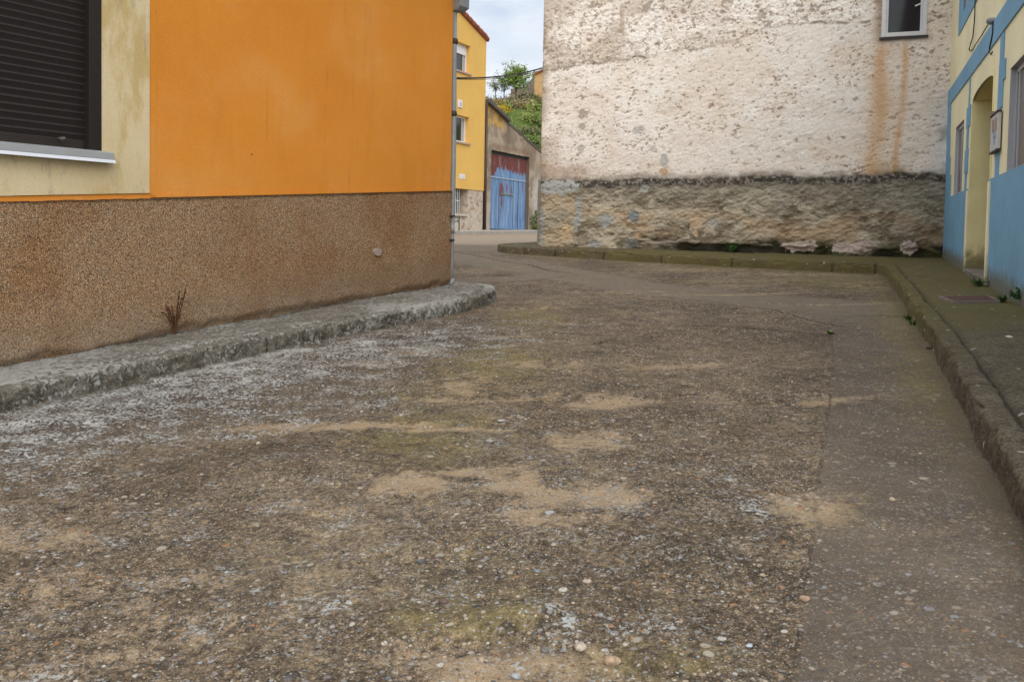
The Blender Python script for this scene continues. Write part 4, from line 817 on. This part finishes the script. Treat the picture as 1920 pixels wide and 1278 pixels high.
UC=(U[:-1,:-1]+U[1:,1:])/2; ZC=(Zz[:-1,:-1]+Zz[1:,1:])/2; keep=~((UC>G0)&(UC<G1)&(ZC<GZ1))
link('wall',YE.pt(U,Zz,(fbm(U*5,Zz*5,3,2)-.5)*.03),grid_faces(300,nz_,keep),mat_far_plaster,gh,True,cols={'col':gcol(U,Zz)})
mb=MB(); mb.wbox(YE,G0-.25,G0-.02,-.3,GZ1,-.3,-.02); mb.wbox(YE,G1+.04,G1+.25,-.3,GZ1,-.3,-.02); mb.wbox(YE,G0-.25,G1+.25,GZ1+.03,GZ1+.3,-.3,-.02); mb.build('door_lining',simple('brown lining',(.16,.115,.08),.9),gh)
mb=MB(); mb.wpoly(YE,[(-.55,5.18),(1.38,4.64),(1.38,4.78),(-.55,5.32)],-7,.18); mb.wpoly(YE,[(1.38,4.60),(9,2.56),(9,2.66),(1.38,4.70)],-7,.03); mb.build('roof',mat_roofgrey,gh)
mb=MB(); mb.wbox(YE,-.5,9,-.3,2.4,-7,-6.8); mb.build('back_wall',simple('back plaster',(.3,.24,.17),.9),gh)
def door_mat():
    m=M('peeling blue planks',.8,.25); st=m.pos((1,1,.12)); n=m.noise(7,7,.8,vec=st); n2=m.noise(3,5,.7,vec=m.pos((1,1,.3)))
    p=m.sep(m.pos()); c=m.ramp(m.noise(5,6,.75,vec=m.pos((1,1,.10),loc=(7,0,2))),[(.36,(.075,.15,.29)),(.5,(.14,.245,.41)),(.64,(.26,.36,.50))])
    redz=m.attr('red','Fac'); r=m.mr(m.math('ADD',redz,m.math('ADD',m.math('MULTIPLY_ADD',n,2.8,-1.4),m.math('MULTIPLY_ADD',n2,1.6,-.8))),.40,.60)
    c=m.mix(r,c,m.mix(n,(.10,.025,.024),(.22,.075,.06))); c=m.mix(m.mr(m.noise(12,6,.8,vec=m.pos((1,1,.05),loc=(3,1,1))),.56,.64,0,.6),c,(.46,.52,.60)); m.col(c); return m.m
nu,nz=260,90; us=np.linspace(G0-.0,G1,nu); zs=np.linspace(.16,GZ1-.12,nz); U,Zz=np.meshgrid(us,zs,indexing='ij')
red=ss(2.50,2.72,Zz+ (fbm(U*3.5,U*0,4,9)-.5)*.30+(fbm(U*30,Zz*1.5,3,10)-.5)*.35)*1.0+ss(.75,.45,U)*ss(2.3,2.4,Zz)*.9+blob(U,Zz,1.25,1.2,.22,.9)*.48+blob(U,Zz,1.9,1.9,.6,.4)*.35+blob(U,Zz,3.3,1.9,.25,.7)*.3+blob(U,Zz,.1,1.6,.2,.7)*.25
D=-.16+.012*np.abs(np.sin(U*math.pi/.115))**.5
gd=link('door',YE.pt(U,Zz,D),grid_faces(nu,nz),door_mat(),gh,False,floats={'red':red})
mb=MB(); mb.wbox(YE,G0,G1-.02,2.27,2.31,-.165,-.12); mb.build('rail',simple('pale blue rail',(.36,.42,.50),.7),gd)
mb=MB(); u,_=YE.px(951,352,-.14); mb.wbox(YE,1.2,2.35,1.62,1.66,-.165,-.11); mb.build('bolt_bar',simple('rusty bolt',(.26,.24,.17),.7),gd)
mb=MB(); 
for x_ in (1.02,2.38,2.9): mb=MB(); mb.wbox(YE,x_,x_+.018,.2,2.27,-.165,-.139); mb.build('wicket_gap',mat_dark,gd)
mb=MB(); mb.wbox(YE,G0,G1,GZ1-.12,GZ1,-.2,-.14); mb.build('lintel',mat_dark,gh)

# ------------------------------------------------------------------ HILL, ITS HOUSE, TREES, SCRUB
def hz(X,Y):
    base=gz(np.zeros_like(Y),Y); 
    r=ss(43,63,Y+.35*(X-1.0)*0); top=8.95+.25*(fbm(X*.25,Y*.25,3,4)-.5)+.02*(X)
    return base-.3+(top-base+.3)*r*ss(-40,-14,X)*1.0+(fbm(X*.5,Y*.5,4,7)-.5)*1.0*ss(.02,.4,r)*ss(1,.9,r)+(fbm(X*2,Y*2,3,9)-.5)*.3*ss(.02,.3,r)
hx=np.linspace(-45,60,260); hy=np.linspace(41,110,170); HX,HY=np.meshgrid(hx,hy,indexing='ij')
m=M('grassy slope',.95,.1); n=m.noise(.6,6,.65); c=m.ramp(n,[(.3,(.065,.095,.025)),(.5,(.11,.15,.04)),(.7,(.19,.18,.08))]); c=m.mix(.7,c,m.ramp(m.noise(5,5,.7),[(.3,(.55,.55,.5)),(.7,(1.4,1.4,1.3))]),'MULTIPLY'); m.col(c); m.bump(m.noise(9,4),1,.1)
hill=link('hillside',np.stack([HX,HY,hz(HX,HY)],-1),grid_faces(260,170),m.m,smooth=True); tag(hill,kind='structure')
def leafmat(name,c1,c2,tr=.25):
    m=M(name,.7,.25); c=m.attr('col'); m.col(c); m.b.inputs['Transmission Weight'].default_value=0; return m.m
mat_leaf=leafmat('leaves',0,0)
mat_bark=simple('bark',(.11,.085,.06),.95,.1,var=.3,sc=8)
def leaves(name,P,size,c1,c2,parent=None,rng=RNG,up=.3):
    n=len(P); a=rng.normal(size=(n,3)); a/=np.linalg.norm(a,axis=1)[:,None]; b=rng.normal(size=(n,3)); b-=a*(a*b).sum(1)[:,None]; b/=np.linalg.norm(b,axis=1)[:,None]
    s=size*(.55+.9*rng.random((n,1))); V=np.stack([P-a*s,P+b*s*.45,P+a*s,P-b*s*.45],1).reshape(-1,3)
    t=rng.random((n,1)); c=np.array(c1)*(1-t)+np.array(c2)*t; C=np.repeat(c,4,0)
    return link(name,V,np.arange(4*n).reshape(n,4),mat_leaf,parent,cols={'col':C})
def tree(name,base,H,R,label,nl,c1,c2,lsz,dense,seed,group=None,lean=0.):
    rg=np.random.default_rng(seed); base=np.array(base,float); root=thing(name,base,label,'tree',group)
    mb=MB(); top=base+np.array([lean,0,H*.9]); cr=base+np.array([lean*.5,0,H*.62]); fork=base+np.array([lean*.2,0,H*.32])
    mb.tube([base-np.array([0,0,.2]),base+(fork-base)*.5,fork,fork+(top-fork)*.5,top],[H*.030,H*.024,H*.02,H*.012,H*.003],7)
    tips=[]
    for k in range(22):
        a=rg.random()*6.28; t0=rg.random()*.6; p0=fork+(top-fork)*t0; el=rg.uniform(.25,1.2); Ln=R*rg.uniform(.65,1.1)*(1-.35*t0)
        d=np.array([math.cos(a)*math.cos(el),math.sin(a)*math.cos(el),math.sin(el)]); p1=p0+d*Ln*.5+rg.normal(size=3)*R*.06; p2=p0+d*Ln+np.array([0,0,R*.1])
        mb.tube([p0,p1,p2],[H*.011,H*.006,H*.002],5)
        for j in range(4): q0=p0+(p2-p0)*rg.uniform(.4,1.); q1=q0+(d*.35+rg.normal(size=3)*.4)*R*.5; mb.tube([q0,q1],[H*.004,H*.0012],4); tips.append(q1); tips.append((q0+q1)/2)
        tips.append(p2)
    mb.build('trunk',mat_bark,root,True); tips=np.array(tips)
    idx=rg.integers(0,len(tips),nl); P=tips[idx]+rg.normal(size=(nl,3))*R*dense
    leaves('crown',P,lsz,c1,c2,root,rg); return root
def on_hill(px,py,Y): r=ray(px,py); return r*Y/r[1]
p=on_hill(967,190,66); tree('broadleaf_tree',(p[0],66,p[2]-.2),2.95,1.15,'small round bright green tree on top of the hill in front of the low wall',3600,(.10,.17,.03),(.28,.36,.08),.075,.11,5)
p=on_hill(945,184,68); tree('sparse_tree',(p[0],68,p[2]-.2),1.75,.75,'thin half-bare tree just left of the round green tree on the hill',420,(.09,.12,.05),(.20,.22,.11),.06,.10,9)
p=on_hill(929,184,68); tree('sparse_tree',(p[0],68,p[2]-.2),1.65,.75,'leftmost thin half-bare tree on the hilltop, nearest the yellow house',360,(.08,.12,.05),(.18,.22,.10),.06,.10,12)
def bushes(name,items,label,cat,kind=None,group=None):
    pass
# dense scrub over the slope: one uncountable mass
rg=np.random.default_rng(4); n=520; X=rg.uniform(-4.5,6.5,n); Y=rg.uniform(45,62.5,n); k_=~((X>1.1)&(Y<50)); X=X[k_];Y=Y[k_];n=len(X); cl=[]; cc=[]
pal=[((.08,.13,.03),(.22,.28,.08)),((.16,.20,.05),(.38,.41,.12)),((.17,.14,.075),(.32,.26,.14)),((.08,.10,.04),(.17,.19,.08))]
Z=hz(X,Y); PP=[];CC=[]
for i in range(n):
    k=int(vn(np.array([X[i]*.5]),np.array([Y[i]*.35]),3)[0]*4.4)%4; r=rg.uniform(.18,.42); m_=130; q=rg.normal(size=(m_,3))*r*np.array([.6,.6,.5])+[X[i],Y[i],Z[i]+r*.5]; PP.append(q)
    t=rg.random((m_,1))*.8+rg.uniform(0,.2); a,b=map(np.array,pal[k]); CC.append(a*(1-t)+b*t)
PP=np.concatenate(PP);CC=np.concatenate(CC); nP=len(PP); a=rg.normal(size=(nP,3)); a/=np.linalg.norm(a,axis=1)[:,None]; b=np.cross(a,rg.normal(size=(nP,3))); b/=np.linalg.norm(b,axis=1)[:,None]; s=.07*(.5+rg.random((nP,1)))
V=np.stack([PP-a*s,PP+b*s*.5,PP+a*s,PP-b*s*.5],1).reshape(-1,3)
tag(link('scrub',V,np.arange(4*nP).reshape(nP,4),mat_leaf,cols={'col':np.repeat(CC,4,0)}),'tangled green scrub covering the hillside behind the shed','scrub',kind='stuff')
def bush(px,py,Y,r,n,c1,c2,sz,label,name='bush',cat='bush',ground=None,sq=.8):
    q=on_hill(px,py,Y); z=(hz(np.array([q[0]]),np.array([Y]))[0] if ground is None else ground); rg=np.random.default_rng(int(px)); root=thing(name,(q[0],Y,z),label,cat)
    P=rg.normal(size=(n,3)); P/=np.linalg.norm(P,axis=1)[:,None]; P*=(rg.random((n,1))**.4)*r; P[:,2]=np.abs(P[:,2])*sq*1.2
    P*= (1+.35*(vn(P[:,0]*4/r+9,P[:,2]*4/r+P[:,1]*2/r,2)-.5))[:,None]; P+=[q[0],Y,z]
    leaves('foliage',P,sz,c1,c2,root,rg); mb=MB()
    for k in range(6): mb.tube([(q[0],Y,z-.05),(q[0]+rg.normal()*r*.4,Y+rg.normal()*r*.3,z+r*.6*sq)],[.02,.006],5)
    mb.build('stem',mat_bark,root); return root
bush(944,212,58,.62,700,(.45,.26,.01),(.62,.42,.03),.05,'orange-yellow flowering broom bush on the slope, left and lowest')
bush(938,200,60,.50,420,(.24,.17,.04),(.48,.30,.04),.05,'rusty orange bush on the slope just above the broom bush')
bush(982,206,59,.50,420,(.20,.17,.03),(.48,.31,.03),.05,'orange-tinged bush on the slope right of centre')
bush(990,166,67,1.0,2600,(.04,.075,.018),(.10,.15,.04),.07,'dark green bush against the low hilltop wall right of the round tree',sq=1.)
gy_=float(gz(YE.pt(4.6,0)[0],YE.pt(4.6,0)[1])); Pb=YE.pt(4.55,0,.45)
bush(1005,425,float(Pb[1]),.58,1500,(.05,.09,.02),(.19,.24,.06),.05,'leafy green bush at the foot of the shed wall beside the blue door',ground=gy_+.05,sq=1.35)
# hilltop house and low wall
p0=on_hill(1002,140,70)
hh=thing('hilltop_house',(p0[0],72,p0[2]),'ochre house on top of the hill half hidden by the old plaster house','house')
HW=Wall((p0[0],70.),(.94,-.34),(-.34,-.94)); ztp=p0[2]
m=vcol_mat; mb=MB(); mb.wpoly(HW,[(0,7.5),(6,7.5),(6,ztp+1.0),(.8,ztp+.28),(0,ztp-.05)],-.2,0); mb.build('wall',simple('ochre render',(.52,.33,.15),.9,.2,var=.2,sc=1.5),hh)
sd2=Wall((p0[0],70.),(-.34,.94),(-.94,-.34)); mb=MB(); mb.wpoly(sd2,[(0,7.5),(5.,7.5),(5.,ztp-1.6),(0,ztp-.05)],-.2,0); mb.build('side_wall',simple('grey-brown render',(.25,.20,.16),.9,.2,var=.2,sc=2),hh)
mb=MB(); mb.wpoly(HW,[(-.15,ztp-.10),(.8,ztp+.28),(6.2,ztp+1.0),(6.2,ztp+1.12),(.8,ztp+.40),(-.2,ztp+.02)],-6,.15); mb.build('roof',mat_tile,hh)
q0=on_hill(958,167,69.5); q1=on_hill(990,165,69.5); mb=MB(); mb.hexa([(q0[0],69.5,8.2),(q1[0]+.4,69.5,8.2),(q1[0]+.4,69.8,8.2),(q0[0],69.8,8.2),(q0[0],69.5,q0[2]),(q1[0]+.4,69.5,q1[2]+.25),(q1[0]+.4,69.8,q1[2]+.25),(q0[0],69.8,q0[2])])
tag(mb.build('hilltop_wall',simple('brown block wall',(.20,.155,.125),.95,.1,var=.25,sc=3),None),'low brown wall on the hilltop behind the round green tree','wall')

# ------------------------------------------------------------------ OVERHEAD CABLES
def span(a,b,sag,r,label):
    n=24; P=[np.array(a)*(1-t)+np.array(b)*t-np.array([0,0,sag*4*t*(1-t)]) for t in np.linspace(0,1,n)]
    mb=MB(); mb.tube(P,r,6); return tag(mb.build('overhead_cable',mat_cable,None,True),label,'cable')
r1=ray(850,152); A=r1*11.6/r1[1]; r2=ray(1027,124.5); Bp=r2*15.9/r2[1]
A2=A+(A-Bp)*.25; A2[2]=A[2]-.12
span(tuple(A2),tuple(Bp),.10,.012,'thick black cable strung from the orange house to the old plaster house')
r2=ray(1027,128); B2=r2*15.9/r2[1]; span(tuple(A2+np.array([0,0,.0])),tuple(B2),.11,.005,'thin black wire sagging just under the thick overhead cable')

# ------------------------------------------------------------------ SMALL THINGS ON THE GROUND
# rusty cover set in the pavement
corn=[hit(x,y,.152) for x,y in ((1766,556),(1851,555),(1869,563.5),(1790,564.5))]
mb=MB(); mb.add([c+np.array([0,0,-.03]) for c in corn]+[c+np.array([0,0,.004]) for c in corn],[(0,3,2,1),(4,5,6,7),(0,1,5,4),(1,2,6,5),(2,3,7,6),(3,0,4,7)])
cv=mb.build('manhole_cover',simple('rusty iron',(.085,.042,.032),.85,.2,var=.35,sc=14,bump=.004),None,False,.004); tag(cv,'rusty rectangular iron cover set in the pavement before the doorway','cover')
fr_=MB(); cc_=sum(corn)/4
for i in range(4):
    a=corn[i]; b=corn[(i+1)%4]; a2=cc_+(a-cc_)*1.12; b2=cc_+(b-cc_)*1.12; z_=np.array([0,0,.002])
    fr_.hexa([a+[0,0,-.03],b+[0,0,-.03],b2+[0,0,-.03],a2+[0,0,-.03],a+z_,b+z_,b2+z_,a2+z_])
fr_.build('surround',simple('cement surround',(.20,.175,.14),.95,.1,var=.2),cv)
def ico():
    t=(1+5**.5)/2; v=np.array([(-1,t,0),(1,t,0),(-1,-t,0),(1,-t,0),(0,-1,t),(0,1,t),(0,-1,-t),(0,1,-t),(t,0,-1),(t,0,1),(-t,0,-1),(-t,0,1)],float); v/=np.linalg.norm(v[0])
    f=[(0,11,5),(0,5,1),(0,1,7),(0,7,10),(0,10,11),(1,5,9),(5,11,4),(11,10,2),(10,7,6),(7,1,8),(3,9,4),(3,4,2),(3,2,6),(3,6,8),(3,8,9),(4,9,5),(2,4,11),(6,2,10),(8,6,7),(9,8,1)]
    return v,np.array(f)
IV,IF=ico()
def road_z(x,y):   # height of the built road surface
    iy=np.interp(y,yy,np.arange(NY)); ix=np.interp(x/(y+2.2),tt,np.arange(NX)); a=np.clip(iy.astype(int),0,NY-2); b=np.clip(ix.astype(int),0,NX-2); fa=iy-a; fb=ix-b
    return (road_Z[a,b]*(1-fa)*(1-fb)+road_Z[a+1,b]*fa*(1-fb)+road_Z[a,b+1]*(1-fa)*fb+road_Z[a+1,b+1]*fa*fb)
mp_=M('pebbles',.8,.3); mp_.col(mp_.mix(.5,mp_.attr('col'),mp_.ramp(mp_.noise(160,3),[(.3,(.6,.6,.6)),(.7,(1.3,1.3,1.3))]),'MULTIPLY')); mat_peb=mp_.m
rg=np.random.default_rng(11); N=9000
Yp=1.3*np.exp(rg.random(N)*math.log(12/1.3)); tp=rg.uniform(-.72,.62,N); Xp=tp*(Yp+.4)
dens=np.clip(.25+.75*fbm(Xp*1.6,Yp*1.6,4,5)*1.2-.2,0,1)
def sandat(x,y):
    iy=np.clip(np.interp(y,yy,np.arange(NY)).astype(int),0,NY-1); ix=np.clip(np.interp(x/(y+2.2),tt,np.arange(NX)).astype(int),0,NX-1); return sand[iy,ix],dj[iy,ix],dL[iy,ix]
s_,dj_,dL_=sandat(Xp,Yp)
leftside=seg_sd(Xp,Yp,KL); okL=leftside>.06; rightside=seg_sd(Xp,Yp,KRb)
sg_ref=np.sign(seg_sd(np.array([0.]),np.array([4.]),KL))[0]; sg_r=np.sign(seg_sd(np.array([0.]),np.array([4.]),KRb))[0]
ok=(leftside*sg_ref>.05)&(rightside*sg_r>.05)&(rg.random(N)<np.where(dj_>0,.28,.45+.5*s_+.25*dens))
Xp,Yp,s_=Xp[ok],Yp[ok],s_[ok]; N=len(Xp); sz=np.clip(rg.lognormal(math.log(.0032),.5,N),.0016,.010)*(1+.10*(Yp-2)); sz=np.minimum(sz,.018)
road_Z=Z_road_store; Zp=road_z(Xp,Yp)
ang=rg.random(N)*6.28; el=rg.uniform(.6,1.4,N); V=IV[None]*np.stack([sz*el,sz,sz*rg.uniform(.4,.75,N)],-1)[:,None,:]*(1+.22*rg.normal(size=(N,12,1)))
ca,sa=np.cos(ang)[:,None],np.sin(ang)[:,None]; Vx=V[...,0]*ca-V[...,1]*sa; Vy=V[...,0]*sa+V[...,1]*ca
V=np.stack([Vx+Xp[:,None],Vy+Yp[:,None],V[...,2]+(Zp+sz*.0)[:,None]],-1)
pal=np.array([(.30,.22,.14),(.42,.33,.23),(.22,.20,.18),(.50,.45,.38),(.33,.17,.08),(.12,.11,.10),(.36,.30,.24),(.28,.25,.21),(.20,.22,.24)]); pc_=.8*pal[rg.choice(len(pal),N,p=[.2,.2,.14,.10,.07,.09,.1,.07,.03])]*rg.uniform(.7,1.15,(N,1))
Fc=(IF[None]+np.arange(N)[:,None,None]*12).reshape(-1,3)
tag(link('gravel',V.reshape(-1,3),Fc,mat_peb,None,True,cols={'col':np.repeat(pc_,12,0)}),'loose pebbles and grit scattered over the worn street','gravel',kind='stuff')
# a few larger stones one can pick out
def stone(px,py,r,c,label,off=0.,sq=.6):
    q=hit(px,py,off); rg=np.random.default_rng(int(px*7+py)); 
    v,f=IV,IF
    import bmesh
    bm=bmesh.new(); bmesh.ops.create_icosphere(bm,subdivisions=3,radius=1.); V=np.array([x.co[:] for x in bm.verts]); fc=[tuple(x.index for x in p.verts) for p in bm.faces]; bm.free()
    n=fbm(V[:,0]*1.3+r*900,V[:,1]*1.3+V[:,2]*1.7,3,int(px)%50); V=V*(1+.6*(n-.5))[:,None]; r=r*.85; V=V*np.array([r*1.25,r,r*sq]); a=rg.random()*6.28
    V=np.stack([V[:,0]*math.cos(a)-V[:,1]*math.sin(a),V[:,0]*math.sin(a)+V[:,1]*math.cos(a),V[:,2]],1)
    zc=float(road_z(np.array([q[0]]),np.array([q[1]]))[0])+off; V+=[q[0],q[1],zc+r*sq*.45]
    o=link('stone',V,fc,simple('stone',tuple(.55*x+.45*(sum(c)/3)*.9 for x in c),.9,.2,var=.35,sc=90,bump=.001),None,True); return tag(o,label,'stone','loose stones on the street')
stone(1148,1231,.020,(.42,.25,.10),'orange-brown rounded stone near the bottom edge of the street')
stone(1089,1211,.017,(.46,.35,.22),'tan oval stone left of the orange-brown rounded stone')
stone(1022,1208,.013,(.16,.14,.11),'dark round stone with a hollow left of the tan oval stone')
stone(1405,1208,.009,(.35,.42,.50),'small pale bluish stone at lower right centre of the street')
stone(1508,1120,.013,(.42,.24,.10),'orange stone lying on the joint before the smooth strip')
stone(832,1130,.014,(.16,.085,.06),'dark red-brown stone among pebbles left of centre at the bottom')
stone(790,1048,.013,(.10,.10,.105),'dark grey stone on the brown concrete left of centre')
stone(968,1265,.013,(.33,.34,.34),'light grey stone touching the bottom edge of the view')
stone(1032,962,.016,(.30,.29,.27),'grey angular stone at the lower tip of the sandy patch')
stone(1205,920,.012,(.44,.23,.08),'small orange stone right of the sandy patch')
stone(1101,1089,.012,(.46,.32,.20),'tan pink stone alone in the middle of the near street')
stone(1892,633,.022,(.50,.46,.38),'pale chip of stone on the pavement by the blue wall',.14,.4)
stone(1743,655,.020,(.05,.035,.025),'dark clod lying at the foot of the curved kerb',.0,.6)
stone(940,887-100,.020,(.36,.33,.28),'flat grey-tan stone in the middle of the street beyond the sand',.0,.35)
# weeds
def weed(px,py,off,h,n,c1,c2,label,name='weed',spread=.6,wid=.006,wall=None,up=0.,leafy=0):
    q=hit(px,py,off) if wall is None else wall; rg=np.random.default_rng(int(px)+int(py)); V=[];Fq=[];Cc=[]
    z0=q[2]
    for k in range(n):
        a=rg.random()*6.28; L=h*rg.uniform(.5,1.05); sp=spread*rg.uniform(.2,1.); d=np.array([math.cos(a),math.sin(a),0]); side_=np.array([-math.sin(a),math.cos(a),0]); b=np.array([q[0],q[1],z0])+d*rg.uniform(0,.25)*h*spread
        t=rg.random(); c=np.array(c1)*(1-t)+np.array(c2)*t; S=6; bend=rg.uniform(.1,.9)
        for i in range(S):
            s=i/(S-1); p=b+d*L*sp*(s+bend*s*s*.6)+np.array([0,0,L*(s-bend*.45*s*s*s)*(1-up*.0)]); w=wid*(math.sin(math.pi*min(1,s*.85+.12)))*rg.uniform(.8,1.2)
            V+=[p-side_*w,p+side_*w]; Cc+=[c,c]
            if i: j=len(V); Fq.append((j-4,j-3,j-1,j-2))
        if leafy:
            for j_ in range(leafy):
                s=rg.uniform(.3,1.); p=b+d*L*sp*(s+bend*s*s*.6)+np.array([0,0,L*(s-bend*.45*s**3)]); e=rg.normal(size=3); e/=np.linalg.norm(e); g=np.cross(e,rg.normal(size=3)); g/=np.linalg.norm(g); r=wid*rg.uniform(1.2,3.)
                j=len(V); V+=[p-e*r,p+g*r*.5,p+e*r,p-g*r*.5]; Cc+=[c*.9]*4; Fq.append((j,j+1,j+2,j+3))
    o=link(name,np.array(V),Fq,mat_leaf,None,cols={'col':np.array(Cc)}); return tag(o,label,'weed')
# dried weed at the foot of the orange house
q=OR.pt(OR.px(322,628)[0],0,.035); zq=float(gz(q[0],q[1]))+.135
weed(322,628,.13,.38,11,(.085,.035,.015),(.15,.065,.025),'dry reddish weed standing against the pebble-dash plinth','dried_weed',.32,.004,(q[0],q[1],zq),leafy=60)
def wallw(W,px,py,d,off=.14): 
    u=W.px(px,py)[0]; q=W.pt(u,0,d); return (q[0],q[1],float(gz(q[0],q[1]))+off)
weed(1370,470,.14,.20,34,(.04,.09,.02),(.10,.17,.05),'spiky green weed at the foot of the old plaster wall','weed',.8,.009,wallw(WH,1372,472,.10))
weed(1853,530,.14,.12,46,(.04,.09,.025),(.11,.18,.06),'green grass tuft before the door step','weed',1.1,.006,wallw(BL,1856,536,.10))
weed(1914,590,.14,.10,18,(.03,.08,.03),(.08,.16,.06),'dark green weed hugging the blue wall at the right edge','weed',.7,.010,wallw(BL,1915,572,.03,.18),leafy=3)
weed(1912,602,.14,.07,30,(.03,.07,.02),(.08,.13,.04),'low green tuft on the pavement just below the weed at the right edge','weed',1.1,.008,wallw(BL,1906,575,.10))
for (x,y,h,n,l) in ((1702,598,.06,30,'small green tuft in the gutter where the right kerb begins to curve'),(1712,607,.07,26,'second green tuft in the gutter, just nearer than the first'),(1557,627,.035,40,'low patch of green moss grass where the crack meets the strip joint')):
    q=hit(x,y); weed(x,y,0,h,n,(.05,.09,.02),(.13,.19,.05),l,'grass_tuft',1.2,.006,(q[0],q[1],float(road_z(np.array([q[0]]),np.array([q[1]]))[0])))
